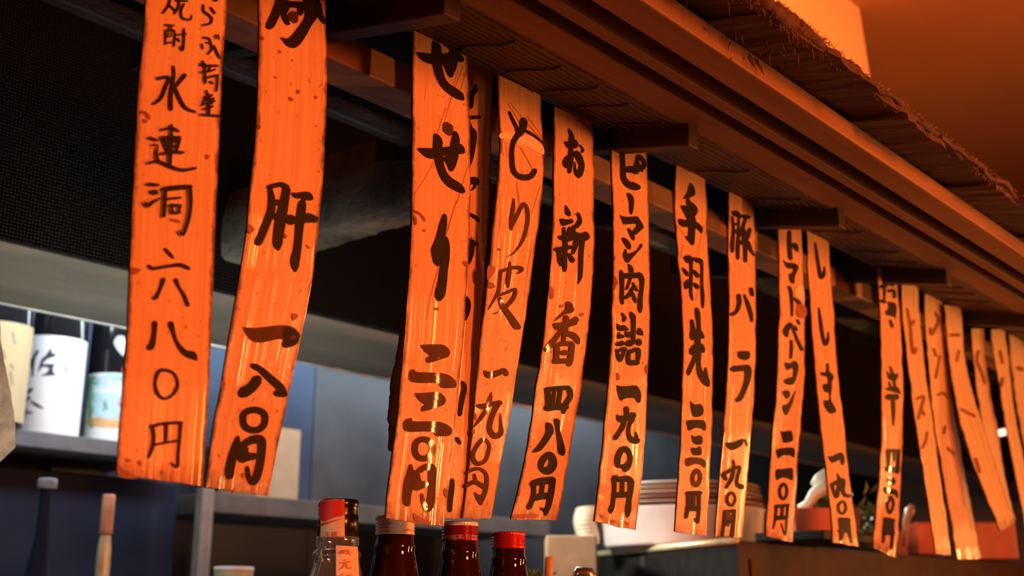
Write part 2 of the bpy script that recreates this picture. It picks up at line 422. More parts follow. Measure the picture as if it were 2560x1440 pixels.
st1, o1 = strip('wide orange menu strip brushed "水連洞 六八〇円", farthest left in the row',
 '369,-60 366,0 360,89 350,180 343,284 335,440 327,640 321,783 314,893 301,1058 292,1186',
 '575,-60 569,0 558,142 551,284 543,460 535.5,640 530,797 521,1003 507,1215',
 '''@330 0 4
S380,-40,30 375,20,30 360,60,30 310,130,24;S375,55,24 435,110,26;S470,-30,26 470,20,30 465,70,30 425,135,26;S440,5,24 555,10,22;S520,40,26 490,110,28 500,175,26 545,195,24 590,190,20 600,150,14
S330,250,22 420,255,20;S335,300,20 335,440,22;S335,308,18 425,310,20 420,460,24;S370,260,14 362,360,14;S395,262,14 395,360,12;S340,372,14 400,362,12;S335,435,22 410,420,18;S430,350,18 540,340,20;S522,290,24 520,420,26 505,500,30 478,465,14;S455,385,24 475,412,22
S415,665,28 420,760,34 390,940,42 390,1090,46;S255,785,34 370,775,36 340,860,38 290,980,38 215,1040,28;S530,750,46 440,860,38;S430,880,38 480,990,38 540,1080,34 635,1120,24
S820,0,26 850,5,24;S715,50,22 720,110,24 770,150,24 800,190,26 780,235,24 705,252,20;S790,75,22 830,130,22
S715,375,22 770,385,22 790,430,20 800,490,24 760,540,20;S700,440,18 710,485,22;S745,425,16 780,430,16;S820,455,20 860,540,24 880,580,22;S835,350,16 840,385,16;S865,345,16 872,390,16
S690,640,26 730,655,26;S710,610,20 735,690,22;S690,655,22 860,658,24;S780,650,22 775,705,24;S685,722,20 770,715,20 840,692,16;S730,640,22 735,830,26;S725,782,24 865,750,24;S855,750,24 855,830,22 845,910,24;S785,815,22 810,835,20
S745,905,20 770,965,22;S730,990,26 800,950,26;S770,950,30 770,1130,32;S715,1040,20 740,960,20;S700,1050,20 830,1010,22;S720,1092,24 810,1062,24;S690,1146,24 880,1160,26;S735,990,22 820,985,22;S815,980,22 800,1040,20
@330 290 4
S295,140,28 400,120,30 470,155,24;S395,90,28 395,200,34 385,330,42 380,510,38;S300,215,34 480,215,36;S310,215,36 350,310,36 360,340,30;S480,215,32 460,300,32 440,350,28;S340,258,30 460,252,30;S350,310,38 450,300,32;S280,380,28 400,360,36 515,365,28;S175,215,28 260,245,24;S200,290,18 255,295,20 245,390,28 270,450,30;S165,470,30 270,455,30 390,505,30 510,540,32 640,520,26
S170,680,36 265,690,28;S205,755,46 245,765,54;S125,860,20 165,895,40 210,860,34 275,825,22;S335,720,42 330,850,38 320,1000,40;S320,730,48 460,715,50 590,705,42;S580,710,42 590,850,38 575,1000,36 540,1120,36 510,1185,32 470,1145,16;S350,830,24 490,815,24;S385,890,30 490,895,30;S390,890,28 410,970,30;S485,895,28 470,960,26;S405,970,26 485,965,26''',
 '''@300 600 4
S450,90,30 490,130,38 530,175,30;S290,260,38 330,285,36 460,265,34 600,250,42 690,285,38;S435,395,50 405,480,36 360,575,42 325,575,20;S560,400,48 590,470,30 640,550,36 680,650,42
S350,830,58 345,930,48 325,1040,62 300,1075,72;S510,835,62 535,920,42 560,1000,34 600,1070,46 660,1130,62 730,1155,80 770,1200,20
@280 880 4
S545,182,32 470,195,38 435,300,32 455,410,36 520,465,28 600,435,32 650,360,36 655,290,30 620,215,26 545,182,32
S390,745,38 520,715,34 700,705,32;S410,760,38 420,860,34 405,960,36 370,1050,32;S690,710,36 680,850,30 665,1020,30 655,1145,30 590,1105,16;S545,720,38 540,880,32;S420,930,30 540,905,28 670,885,28''')

st2, o2 = strip('broad orange menu strip with thick black letters "肝 一八〇円", second from the left',
 '648,-60 648,0 648,102 642,307 631,427 620,547 607,650 583,783 557.5,944 534.6,1058 513,1216',
 '812,-60 814.7,0 818.7,178 815.5,284 809,431 800,533 790,630 777.7,719 757,820 734,930 711,1036 683.7,1173 671,1240',
 '''@600 0 4
S430,-120,60 410,0,100 380,80,92 330,200,90 295,260,86;P 640,-120 790,-120 800,0 795,90 770,180 720,250 660,360 600,445 540,482 480,465 440,425 408,372 460,384 500,370 560,300 620,220 650,150 640,60;S470,40,100 440,140,60 470,220,50 490,235,34;S470,40,60 610,50,70;S610,40,60 605,130,60;s530,160,120 548,200,80;S780,40,70 810,160,56 845,225,34
@600 400 4
S300,270,40 320,400,70 310,520,80 260,650,80 215,760,80 185,825,80;S285,270,40 350,255,50 420,245,50 470,280,70;S470,290,80 445,420,90 410,600,110 385,760,100 380,840,90 385,890,40;S340,425,60 430,425,60;S330,560,64 420,570,64;P520,325 560,328 640,315 690,320 725,350 735,390 710,405 650,400 615,385 570,385 530,360;S635,400,40 625,440,78 615,520,86 600,640,84 590,760,76 575,900,80 555,1000,90 555,1070,66 555,1112,24;P465,560 515,545 560,565 620,545 690,530 760,560 785,580 765,625 710,625 640,630 580,625 520,650 475,630''',
 '''@500 760 4
p435,240 455,232 540,240 640,230 760,215 850,212 930,230 985,280 1002,335 900,360 835,355 790,350 700,370 600,388 540,375 490,335;S860,400,90 925,345,140 880,285,130
S530,615,56 600,650,62 690,730,72 800,830,82 835,895,76;S850,900,66 770,892,72;S575,755,104 520,830,104 430,890,114
S545,1058,66 445,1095,66 440,1200,66 500,1255,66 590,1255,66 648,1190,66 640,1095,66 545,1058,66
@500 900 4
S380,770,36 365,850,80 325,980,92 300,1100,92 300,1160,84;S430,850,64 520,800,84 610,800,90 620,900,82 600,1050,80 565,1180,80 530,1225,60 490,1170,50 475,1075,40;S420,880,134 430,980,116;S440,970,104 560,960,62''')

st3, o3 = strip('orange menu strip with thick black "せせり", below the first rafter and over the strip behind it',
 '1034,40 1033,73 1031.7,203 1031.7,387 1029.4,570 1024,670 1013,811 1004,935 993,1050 977,1173 963,1295',
 '1158,62 1167,98 1170,203 1175,295 1176,432 1174.7,570 1169,670 1162,811 1148.6,953 1135,1086 1119,1224 1109,1316',
 '''@1010 60 4
P130,290 150,282 280,297 400,297 540,285 580,310 600,345 590,378 530,378 400,370 290,400 220,385 160,345;S305,185,44 330,240,90 330,330,90 340,430,90 370,540,80 420,620,80 500,680,90 560,720,80 588,748,44;S495,175,36 508,240,80 495,330,92 480,430,92 470,500,54 465,525,24;P375,370 530,370 515,450 490,525 460,530 430,490 410,430
@1010 270 4
P142,400 290,402 400,390 480,380 560,358 600,390 612,430 600,455 540,462 400,480 290,508 220,490 165,440;S318,275,48 340,330,90 340,430,90 360,560,80 400,670,80 460,740,90 540,790,90 588,830,60;S514,248,44 518,310,80 510,400,92 500,500,82 480,590,64 475,622,30;P390,490 540,470 520,560 490,632 455,620 430,560;s425,170,76 443,205,104 460,245,76
@1000 500 4
P430,150 450,138 470,165 470,250 455,350 440,450 420,560 400,650 375,658 340,620 322,540 316,490 345,420 375,330 400,230;S462,380,34 468,450,60 458,580,80 440,700,80 425,830,90 405,930,100 395,980,76''',
 '''@970 820 4
p330,175 380,165 540,165 600,200 622,240 605,285 540,310 420,348 385,335 385,300 415,275 370,235;p212,470 225,425 260,412 300,440 540,450 640,490 685,545 680,590 640,600 540,598 505,555 420,550 240,540
p270,655 330,650 500,640 560,680 580,720 560,765 480,800 360,833 335,820 345,785 370,765 320,730;p155,970 180,915 240,900 260,932 470,932 570,955 635,1000 640,1045 610,1078 490,1082 455,1045 360,1035 190,1035
s360,1112,60 285,1145,60 272,1230,60 310,1295,60 390,1300,60 445,1235,60 435,1150,60 360,1112,60
@940 980 4
s350,735,36 345,820,72 325,930,92 310,1060,82 315,1120,66;s430,790,54 500,750,64 560,760,78 565,850,78 560,1000,72 545,1110,82 520,1175,56 480,1110,42 460,1025,30;s390,820,94 410,920,104;s400,940,104 500,920,64''')

strip('orange menu strip mostly hidden behind the thick-lettered "せせり" strip',
 '1115,125 1110,300 1108,470 1100,680 1090,850 1075,1050 1060,1200 1050,1290',
 '1234,181 1229.7,295 1226,432 1219.6,570 1214,690 1206,811 1193,953 1182,1080 1168,1210 1156,1297',
 '''@1010 60 4
P655,690 680,660 725,605 740,640 735,680 705,710 700,760 690,830 655,840;S670,935,40 755,930,36;P655,960 690,1040 705,1045 730,1090 725,1180 700,1320 665,1420 640,1420 640,960
@1010 270 4
P640,700 720,690 755,730 745,765 725,775 720,800 665,830 690,790 695,765 640,765;S655,1060,30 720,1095,38 745,1130,30;P640,1310 700,1320 745,1370 710,1380 700,1440 640,1440
@1000 500 4
P700,400 750,415 790,450 745,465 740,540 700,640 680,600 690,500;P660,965 700,1000 710,1060 690,1150 650,1210 640,1100''',
 '''@970 820 4
S745,545,40 765,600,52 740,720,52 720,865,42;S690,1105,40 720,1150,38
@940 980 4
S765,880,40 760,960,52 745,1080,52 740,1185,42''', y0=0.622, curl=0.03)

st5, o5 = strip('crinkled orange menu strip with thin brush letters "とり皮", film creased at the top',
 '1244.8,187 1248,295 1251.7,350 1248,432 1238,524 1224,680 1206,811 1191,953 1180.6,1086 1167,1224 1155.4,1297',
 '1352,238 1354.8,318 1360,387 1357,460 1348,547 1331,670 1316,779 1297.5,898 1277,1027 1256,1141 1238,1247 1229,1295',
 '''@1220 180 4
S215,400,26 250,480,34 290,560,40 310,620,60;S355,490,84 352,560,72 320,620,60;S310,610,62 260,690,52 240,800,48 250,960,52 290,1030,52 360,1055,62 430,1040,58 470,985,52;S380,590,32 470,640,26 550,710,14
@1170 480 4
s460,70,16 455,150,36 440,260,42 435,350,36 440,380,14;s440,350,30 510,200,38 555,120,38 590,160,38 600,240,38 590,340,38 550,480,32 470,600,16 390,650,6
s330,790,32 470,755,36 540,772,42 500,815,14;s330,790,32 320,900,30 305,1000,32 250,1100,20 205,1175,10;s420,700,18 415,800,42 400,900,42 405,950,20;s310,1035,22 400,1000,32 475,975,32 460,1050,42 400,1130,38 330,1190,20 255,1220,10;s320,1060,32 350,1140,52 420,1240,62 480,1330,72 505,1350,62''',
 '''@1150 860 4
s250,275,30 290,310,70 380,290,60 440,265,50 465,300,54
s315,485,10 300,560,46 270,650,46 210,740,36 140,830,12;s180,615,30 230,625,56 300,605,44 400,590,62;s385,590,62 350,660,52 310,760,52 300,860,52 350,920,62 410,890,52 410,800,32 405,695,8;s235,955,40 165,1030,42 130,1120,42 170,1195,46 250,1170,38 285,1080,38 290,1000,32 235,955,40
@1150 960 4
s80,885,22 130,855,36 200,850,32 255,890,36 270,960,42 255,1070,46 220,1165,42;p145,1080 200,1110 235,1095 230,1190 205,1212 165,1150;s145,905,26 155,960,38;s68,1015,42 150,980,46 240,1030,46''')

st6, o6 = strip('orange menu strip brushed "お新香 四八〇円", between the creased strip and the second rafter',
 '1387,267 1384.6,341 1384.6,455 1382,570 1375,690 1361.7,834 1343,953 1327,1072 1302,1201 1277,1300',
 '1481,304 1483,341 1485.5,478 1485.5,600 1483,687 1474,788 1458,935 1439.6,1049 1421,1155 1393,1302',
 '''@1370 300 3.4286
S185,85,22 205,140,42 200,180,52;P143,182 175,185 210,165 240,170 262,205 250,235 210,250 175,245 150,215;S198,240,34 195,330,52 185,445,34;S205,300,34 160,335,42 145,370,38 155,405,22;S245,285,58 270,330,60 290,390,52 275,460,52 265,485,34;S230,360,12 235,430,26 255,470,42;P275,208 300,235 312,260 300,280 280,278 290,255 272,225
@1170 480 4
P975,130 1010,170 1030,215 1020,245 975,215;P925,265 1000,275 1035,265 1058,300 1020,320 950,340 930,310;P1090,205 1120,215 1140,270 1140,310 1100,360 1050,370 1080,310 1100,270;S960,360,30 965,440,42;S1020,360,38 1000,450,46;S1060,340,30 1050,430,52 1030,460,50;S920,452,40 1000,470,58 1060,440,52;P1060,400 1130,410 1180,395 1215,425 1220,455 1205,475 1165,490 1100,460 1060,470;S1095,440,52 1080,520,52 1060,590,38 1045,620,20;S1150,460,52 1135,600,50 1130,750,46 1125,850,38 1100,920,8;S975,490,52 975,560,48 970,650,46 970,750,46 970,790,26;S880,575,42 950,565,46 1035,550,38;S915,590,46 920,680,38 935,735,24;S1010,620,26 1045,680,52 1050,698,30
@1340 700 6
p455,335 500,322 545,360 568,420 560,480 500,505 440,515 300,610 282,605 340,540 410,475 450,430;s455,560,84 460,620,92 440,760,82 425,860,62 415,940,58;p265,650 340,640 430,625 520,600 580,550 620,555 650,600 625,630 610,670 500,705 400,730 320,750 285,725;s380,760,62 310,860,72 230,960,82 165,1045,82;s470,800,84 560,830,92 620,890,84 640,945,50;s290,990,64 400,955,74 540,960,84;s320,990,84 315,1100,82 310,1210,84;s550,960,74 535,1080,84 520,1200,84 500,1270,70;s285,1220,82 420,1215,78 520,1220,74;s370,1090,44 430,1090,86 490,1085,44''',
 '''@1150 860 4
S860,455,44 980,445,52 1090,435,44;S875,460,58 885,560,62 880,650,54;S1095,455,62 1105,520,58 1060,600,58 1035,685,42;S870,640,74 960,625,74 1060,630,74;S945,470,38 930,600,42;S1005,470,46 985,600,46
P860,795 890,785 925,810 938,880 900,950 850,1020 800,1070 725,1082 790,1000 840,920 860,870;P942,755 970,745 1000,765 1000,850 1030,960 1055,1060 1050,1100 1030,1118 985,1085 975,980 960,850
S880,1108,62 825,1170,66 815,1240,52 880,1268,80 930,1210,84 920,1130,72 880,1108,62
@1150 960 4
S725,1000,62 800,975,72 930,960,72;S735,990,52 740,1080,46 725,1160,48 700,1220,52 690,1240,44;S930,960,62 915,1080,62 890,1200,58 862,1285,44 855,1312,16;S815,1245,24 870,1270,44;S830,990,46 815,1110,46;S740,1140,64 830,1120,68 900,1120,62''')

st7, o7 = strip('orange menu strip brushed "ピーマン肉詰 一九〇円", hanging right behind the second rafter',
 '1527,350 1528.6,385 1532,540 1534,685 1530,793 1529,860 1522,952 1512.5,1065 1501,1177 1486,1303',
 '1613,345 1617,389 1621.7,504 1624,649 1624,793 1623,860 1619,952 1613,1084 1606,1177 1590,1324',
 '''@1500 360 6
S335,140,72 345,260,72 345,400,82 360,520,92 420,600,102 490,630,120 570,650,100;S370,390,84 470,380,104 550,410,104;S590,190,72 560,270,62 600,350,72 650,350,72 660,270,62 620,190,72;S540,300,64 560,420,54;S625,390,60 635,405,40;S425,750,48 460,800,80 475,880,78 470,1000,58 470,1048,26
P303,1065 350,1085 450,1090 560,1085 600,1130 640,1200 660,1255 620,1290 560,1350 510,1365 480,1320 540,1240 540,1200 460,1200 360,1205 330,1140;S430,1275,38 470,1340,62 500,1410,56 508,1435,30
@1500 560 6
P330,215 370,205 430,250 465,310 465,365 440,385 400,350 350,270;P395,365 410,440 500,420 570,370 610,295 635,310 630,350 560,430 480,520 420,585 370,540 350,460 370,400;P420,610 440,600 490,640 508,715 480,830 440,930 420,980 380,985 400,930 430,830 440,720;S320,705,44 330,790,72 335,950,62 330,1100,62 340,1190,46;S330,780,84 450,775,86 580,770,84;S590,755,84 630,830,82 630,960,62 610,1100,72 605,1250,72 605,1320,46;S500,885,34 530,960,52 570,1000,30;S490,960,52 450,1050,62 385,1108,54;S490,1040,52 530,1140,52 535,1180,26
@1500 760 6
P322,135 350,135 395,190 398,220 370,270 340,268 340,200;P248,290 310,320 360,312 410,350 430,395 350,405 300,405 268,380;P290,410 270,460 270,520 340,515 378,490 350,460 310,450;P245,580 340,548 375,600 330,630 255,628;S255,690,46 275,770,52 300,845,54;S270,705,46 360,670,58 392,688,44;S370,700,52 340,780,52 315,850,44;P455,120 480,118 535,170 540,220 530,560 480,560 475,250 455,180;S390,415,24 430,460,86 500,450,86;P570,380 600,355 640,400 655,470 620,470 560,450;S395,590,54 440,590,104 520,570,62;P555,530 600,520 632,560 625,610 590,628 555,605;S450,700,52 430,790,64 440,880,64;S460,720,62 530,685,62 580,700,72 580,800,62 560,895,52;S445,880,82 565,880,82''',
 '''@1480 940 6
P370,140 420,150 520,152 660,140 710,190 738,260 735,360 710,405 670,385 640,335 550,330 480,345 440,375 405,320 385,240
S518,490,90 520,560,74 500,640,72 460,760,78 400,860,72 350,930,80;S378,585,24 420,640,104 520,630,94 620,590,112;S610,640,84 560,740,62 550,850,62 580,940,84 650,970,104 690,965,84;S655,835,12 670,900,52 690,990,44;S430,1375,24 390,1330,82 390,1230,92 440,1120,92 510,1100,92 570,1170,78 570,1280,78 520,1370,112 490,1420,44 455,1335,40
@1470 1100 6
S390,550,54 470,590,88 600,580,94 660,630,84;S390,580,74 400,700,64 390,830,64 375,960,64 350,1045,80 345,1085,44;S650,620,104 640,760,84 620,900,74 605,1050,92 595,1145,46;S520,600,66 515,800,64;S390,830,84 510,820,94 620,820,84''')

st8, o8 = strip('orange menu strip brushed "手羽先 二三〇円", its film wrinkled near the top',
 '1691,400 1685.6,522 1694.7,631 1705.5,775 1709,870 1705.6,990 1702,1102 1694,1234 1687,1327',
 '1763,440 1767,500 1767,576 1774,685 1781,793 1782.5,877 1781.7,990 1778,1102 1773,1215 1765.6,1341',
 '''@1670 420 4
P225,150 260,185 275,250 250,285 150,312 175,275 200,220;S200,300,24 205,350,52;P130,375 200,370 200,340 240,340 290,390 300,440 275,480 260,520 210,540 170,470 135,400;P108,508 160,515 240,525 300,545 350,600 335,655 290,610 240,590 150,590 110,555;S240,500,82 240,620,72 235,700,72 245,755,44;S182,690,22 220,720,42
P155,890 210,870 255,905 250,960 250,1100 245,1230 255,1315 240,1322 215,1250 215,1100 215,960 185,950;S150,1005,24 185,1050,40 198,1075,24;P165,1140 215,1110 220,1180 180,1215 165,1185;P255,895 330,905 355,950 355,1150 368,1280 360,1390 340,1395 330,1300 325,1150 325,970 280,945;S262,1030,34 300,1080,48;S268,1160,34 295,1190,52
@1670 700 4
S290,290,40 300,350,52 310,450,42 310,530,52;S240,405,34 250,470,46 255,520,62;P225,520 250,500 330,500 365,560 360,585 300,590 245,605 222,570;S300,590,54 300,640,64;P220,690 260,645 340,635 370,680 368,725 330,730 290,740 230,750;S285,740,46 250,830,42 215,910,46 207,945,26;S315,740,42 310,850,42 330,940,62 380,1010,78 402,1050,44;S380,875,12 380,940,42 395,1000,34''',
 '''@1670 1000 4
P228,10 265,45 330,40 358,100 340,155 260,168 232,90;P192,205 330,198 370,215 382,270 370,310 330,285 270,280 210,308 195,260;P240,350 270,365 320,352 348,385 340,440 280,445 245,410;P236,475 290,480 320,460 338,500 330,550 260,552 238,520;p185,580 300,575 360,595 382,640 365,680 330,650 270,640 190,665
s285,705,46 250,760,42 255,830,42 285,850,52 320,800,42 320,740,42 285,705,46;S195,935,46 325,930,46;S205,930,46 205,1040,42 185,1160,38 178,1180,22;S310,930,42 310,1100,38 300,1225,32;S268,1182,14 290,1220,26;S258,940,38 255,1050,42;S200,1080,58 310,1085,58''')

strip('reddish orange menu strip brushed "豚バラ 一九〇円" with glossy streaks, beside the third rafter',
 '1823,470 1821,576 1821,685 1823,775 1822,860 1818,952 1808.7,1084 1797.5,1215 1788,1340',
 '1885,503 1887.8,576 1889.6,685 1890,800 1889,877 1885.6,990 1876,1102 1865,1234 1855.6,1345',
 '''@1670 420 4
S660,450,54 690,460,62 720,490,32;S645,490,26 655,620,32 645,760,42 645,835,34;S710,490,26 705,620,26 700,780,42 700,905,34;S660,562,26 700,562,24;S660,632,42 720,642,42;S735,482,34 810,490,44;S780,500,32 740,620,38 700,700,32;S750,600,42 770,700,62 775,830,46 775,930,40;S720,760,32 760,720,42;S820,612,38 800,680,46 780,720,38;S800,740,42 830,820,38 862,872,22
@1670 700 4
S710,155,46 715,230,46 690,310,38 640,345,38;S765,150,22 800,240,42 830,340,42 840,412,26;S832,90,44 845,148,42;P705,715 780,710 815,715 820,770 790,800 740,795 705,770;S652,890,62 760,880,62 800,890,72 800,980,62 770,1080,52 730,1170,52 695,1205,44''',
 '''@1670 1000 4
P580,430 660,420 745,385 750,440 700,480 640,502 595,475;s770,400,20 790,450,30;S655,605,22 660,670,32 640,780,42 582,878,32;S555,750,46 580,790,42;S560,740,42 650,690,32 710,670,32 715,700,32 690,830,38 740,870,60
S635,925,26 595,970,30 600,1030,32 640,1055,28 670,1010,28 668,960,28 635,925,26;S570,1110,32 560,1220,32 545,1355,32;S575,1120,42 670,1105,32;S665,1110,32 655,1240,38 640,1365,42;s600,1130,42 600,1250,42;s630,1150,26 625,1220,26;S580,1220,42 660,1210,38''')

st10, o10 = strip('orange menu strip brushed "トマトベーコン", with a loose flap of film at its right edge',
 '1945,545 1946,578 1948,700 1949.5,795 1944.7,907 1941.5,1000 1935,1043 1928,1127 1921.7,1227 1914,1342',
 '2002,545 2005,580 2007,636 2011.8,731 2013,827 2012,930 2009,980 2003,1060 1995,1160 1988,1260 1981,1356',
 '''@1900 570 4
S295,40,42 295,180,46 305,305,46;S310,165,32 350,180,62 375,228,34;P232,320 270,345 340,350 385,380 375,430 350,490 345,550 320,555 295,520 290,460 320,450 330,410 270,400;S290,588,32 310,640,38 320,760,32 322,875,24;S340,700,22 390,750,42 425,800,40;S270,1075,42 260,1030,62 300,970,52 330,1000,32 370,1110,32 420,1215,38;S375,920,26 395,960,26;S355,985,22 372,1020,22;S315,1128,26 318,1200,32 310,1298,28
@1900 780 4
P250,505 300,515 350,485 385,530 380,600 340,720 260,720 245,680 300,655 330,645 335,580 320,560 270,580;P228,800 265,780 300,800 300,840 270,870 240,830;P360,780 345,840 320,930 265,1035 230,970 235,930 280,920 320,850''',
 '''@1900 1040 4
P205,150 230,158 310,145 328,200 325,250 240,268 225,220;P163,345 200,325 330,315 350,370 340,415 300,395 230,395 185,425 170,390;P160,540 220,530 320,520 332,580 325,645 270,620 210,620 165,640
S235,680,32 200,730,32 205,800,32 235,830,30 265,790,30 268,720,30 235,680,32;S160,905,38 290,890,32;S165,905,32 155,1020,26 135,1125,18;S280,890,32 270,1040,26 255,1190,18 215,1080,12;S225,910,32 220,1010,32;S165,1020,46 270,1015,42''')

strip('orange menu strip brushed with two thin hooks "しし", leaning right below the third rafter',
 '2013,560 2016.6,580 2021,700 2028,795 2037,907 2044,985 2048,1027 2056.7,1110 2066.7,1193 2076.7,1277 2082,1356',
 '2071,592 2073,606 2077,680 2083.7,763 2091.7,891 2101,985 2110,1060 2120,1160 2133,1260 2148,1367',
 '''@1900 570 4
S555,150,18 570,270,32 590,400,38 610,490,46 640,460,36 645,390,16;S590,800,18 605,930,36 630,1090,38 655,1160,42 680,1120,32 685,1045,16
@1900 780 4
P665,520 690,520 695,590 735,630 735,670 720,700 720,770 710,870 755,960 760,1000 700,1015 650,950 640,885 690,880 690,810 650,800 630,750 640,720 680,710 670,650 620,635 605,600 660,600''',
 '''@1900 1040 4
P680,405 720,400 800,365 835,380 850,440 835,490 810,480 800,440 730,470 705,450;S770,578,14 790,620,32 790,700,42 770,805,42;S720,690,32 740,760,32 760,812,32;S720,690,42 830,640,42 830,740,42 850,790,38 895,800,38
S815,860,28 785,900,28 800,965,28 840,970,28 860,920,28 845,865,26 815,860,28;S800,1032,42 890,1040,46;S805,1040,42 820,1150,46 812,1235,28;S885,1050,38 900,1180,32 918,1265,18;S850,1050,46 850,1150,52;S800,1150,42 890,1150,42''')

strip('darker orange menu strip brushed "塩辛 四二〇円", its bottom edge frayed, below the fourth rafter',
 '2192,645 2197,731 2202,827 2204,960 2205,1060 2201.7,1160 2193,1260 2182,1368',
 '2233,652 2243.5,700 2248,763 2254.6,859 2259,960 2258,1093 2253,1193 2248,1293 2241,1396',
 '''@2160 640 4
S195,180,22 205,290,32 205,440,22;S235,190,18 230,290,22;S175,310,42 225,290,42;S240,270,32 290,290,38;S245,350,32 300,350,32 305,410,38;S180,450,42 215,460,32;P240,460 310,470 330,520 320,620 340,655 300,610 225,590 220,550 245,520;S265,648,32 285,706,32;S265,1108,16 285,1170,32;P230,1150 270,1180 340,1175 340,1215 310,1250 250,1230;S255,1262,18 265,1300,22;S305,1250,26 310,1320,32;P215,1330 280,1305 340,1310 370,1380 330,1370 260,1350;S240,1410,62 330,1410,62
@1900 960 3
S1000,130,32 1003,220,26 1003,308,12''',
 '''@2160 1040 4
S240,345,38 350,350,38;S240,350,32 250,540,32;S345,355,38 335,560,42;S275,370,18 272,470,18;S305,370,22 300,450,20;S240,530,62 330,540,62;P240,620 290,610 318,650 300,690 250,685;P205,710 300,730 340,755 340,825 300,785 215,775
S265,815,38 235,890,28 255,970,26 285,930,28 295,860,28 265,815,38;S210,1030,42 300,1045,38;S215,1040,38 205,1150,38 195,1262,24;S290,1050,38 285,1200,32 275,1320,28;S250,1060,32 245,1150,42;S210,1160,62 290,1170,52''')

# the paler strips at the far end of the row
strip('pale yellowish menu strip just right of the "塩辛" strip, under the fourth rafter end',
 '2253,700 2254.6,719 2256,795 2264,859 2274,939 2279,975 2286.7,1043 2300,1127 2313,1210 2326.7,1293 2339,1385',
 '2294,705 2296,724 2299,795 2307,859 2315,939 2320,975 2330,1043 2341.7,1127 2353,1210 2366.7,1293 2378,1388',
 '''@2160 640 4
s435,530,26 465,700,32 480,880,32 500,970,38 525,920,22;s500,650,32 480,690,26
@1900 960 3
s1180,110,22 1230,95,22 1215,160,22 1190,260,22;s1210,190,22 1235,230,22;s1255,360,18 1245,430,22 1220,480,18''', '', mat=PALE)
strip('pale yellowish menu strip with a long glossy streak, second of the pale strips',
 '2312,734 2312,795 2318.5,875 2323,940 2333,1043 2350,1143 2363,1227 2380,1310 2393,1398',
 '2357,752 2358.5,795 2366.5,891 2375,965 2386.7,1043 2400,1110 2413,1193 2426.7,1260 2440,1320 2454,1396',
 '''@2160 640 4
s715,570,26 745,650,32 680,780,38 665,720,22;s700,930,28 725,1000,26;s760,1000,22 720,1220,26;s740,1390,26 800,1370,26 830,1420,22
@1900 960 3
s1390,320,22 1380,370,22;s1410,480,22 1460,530,20''', '', mat=PALE, y0=0.607)
strip('pale menu strip leaning far right, third of the pale strips, lower end curling out',
 '2360,762 2366,827 2376,923 2386,980 2396.7,1043 2416.7,1110 2433,1160 2460,1227 2486.7,1290 2500,1328',
 '2401,768 2405,795 2411,891 2424,955 2440,1010 2453,1043 2472,1110 2494,1180 2516,1250 2537,1306',
 '''@2160 640 4
s870,790,32 950,790,38;s950,950,26 930,1050,26
@1900 960 3
s1510,190,18 1610,240,24;s1620,560,24 1650,660,22''', '', mat=PALE, y0=0.6)
strip('pale menu strip close behind the far-leaning one, fourth of the pale strips',
 '2427,822 2430,859 2440,955 2446,1000 2456,1060 2476,1140 2500,1225 2522,1290',
 '2460,822 2462,891 2478,1000 2484,1030 2493,1060 2506.7,1160 2523,1243 2540,1304',
 '''@1900 540 3.13
s1710,1060,30 1700,1130,26 1740,1240,26 1760,1310,22''', '', mat=PALE, y0=0.612)
strip('pale menu strip with a gap before it, second from the right picture edge',
 '2478,824 2480,859 2497.5,955 2504,1000 2520,1093 2536.7,1177 2553,1260 2566,1330',
 '2513,824 2516.6,859 2532.6,1000 2546,1080 2560,1150 2576,1220 2590,1280 2601,1335',
 '''@1900 540 3.13
s1880,1060,26 1900,1150,26;s1900,1270,26 1890,1330,22''', '', mat=PALE)
strip('pale menu strip cut by the right edge of the photo',
 '2523,828 2526,891 2539,1000 2556,1090 2575,1180 2600,1330',
 '2562,832 2566,891 2580,1000 2597,1090 2616,1180 2640,1330',
 '''@1900 540 3.13
s2020,1190,38 2050,1200,38''', '', mat=PALE)
# soiled strips
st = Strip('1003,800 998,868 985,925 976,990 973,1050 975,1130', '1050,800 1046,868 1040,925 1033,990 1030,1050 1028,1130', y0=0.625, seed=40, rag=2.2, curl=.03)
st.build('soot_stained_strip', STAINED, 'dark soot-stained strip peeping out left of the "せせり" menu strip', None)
st = Strip('-120,560 -120,700 -110,850 -90,980 -70,1100 -40,1190', '-14,560 -8,700 2,850 22,960 38,1055 38,1118', y0=1.215, seed=41, rag=1.5, curl=.02)
st.build('worn_strip', simple('worn_bare_wood', (0.62, 0.44, 0.30), 0.6, var=0.35, bump=0.5, scale=60), 'worn beige strip end with a dirty tip at the left picture edge', None)

# torn film on two of the strips
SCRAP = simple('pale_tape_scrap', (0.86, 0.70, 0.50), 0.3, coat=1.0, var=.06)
DIRTY = simple('dirty_film_fold', (0.42, 0.12, 0.05), 0.4, coat=.6, var=.4)
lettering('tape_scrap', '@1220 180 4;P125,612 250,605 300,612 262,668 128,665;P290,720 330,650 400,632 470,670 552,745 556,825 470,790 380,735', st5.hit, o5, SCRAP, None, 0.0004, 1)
lettering('film_flap', '@1900 570 4;P345,655 372,580 400,560 436,600 446,690 436,775 400,720', st10.hit, o10, SCRAP, None, 0.0008)
lettering('film_flap', '@1900 570 4;P365,835 380,760 436,775 468,810 462,880 420,905 375,880', st10.hit, o10, DIRTY, None, 0.0009)

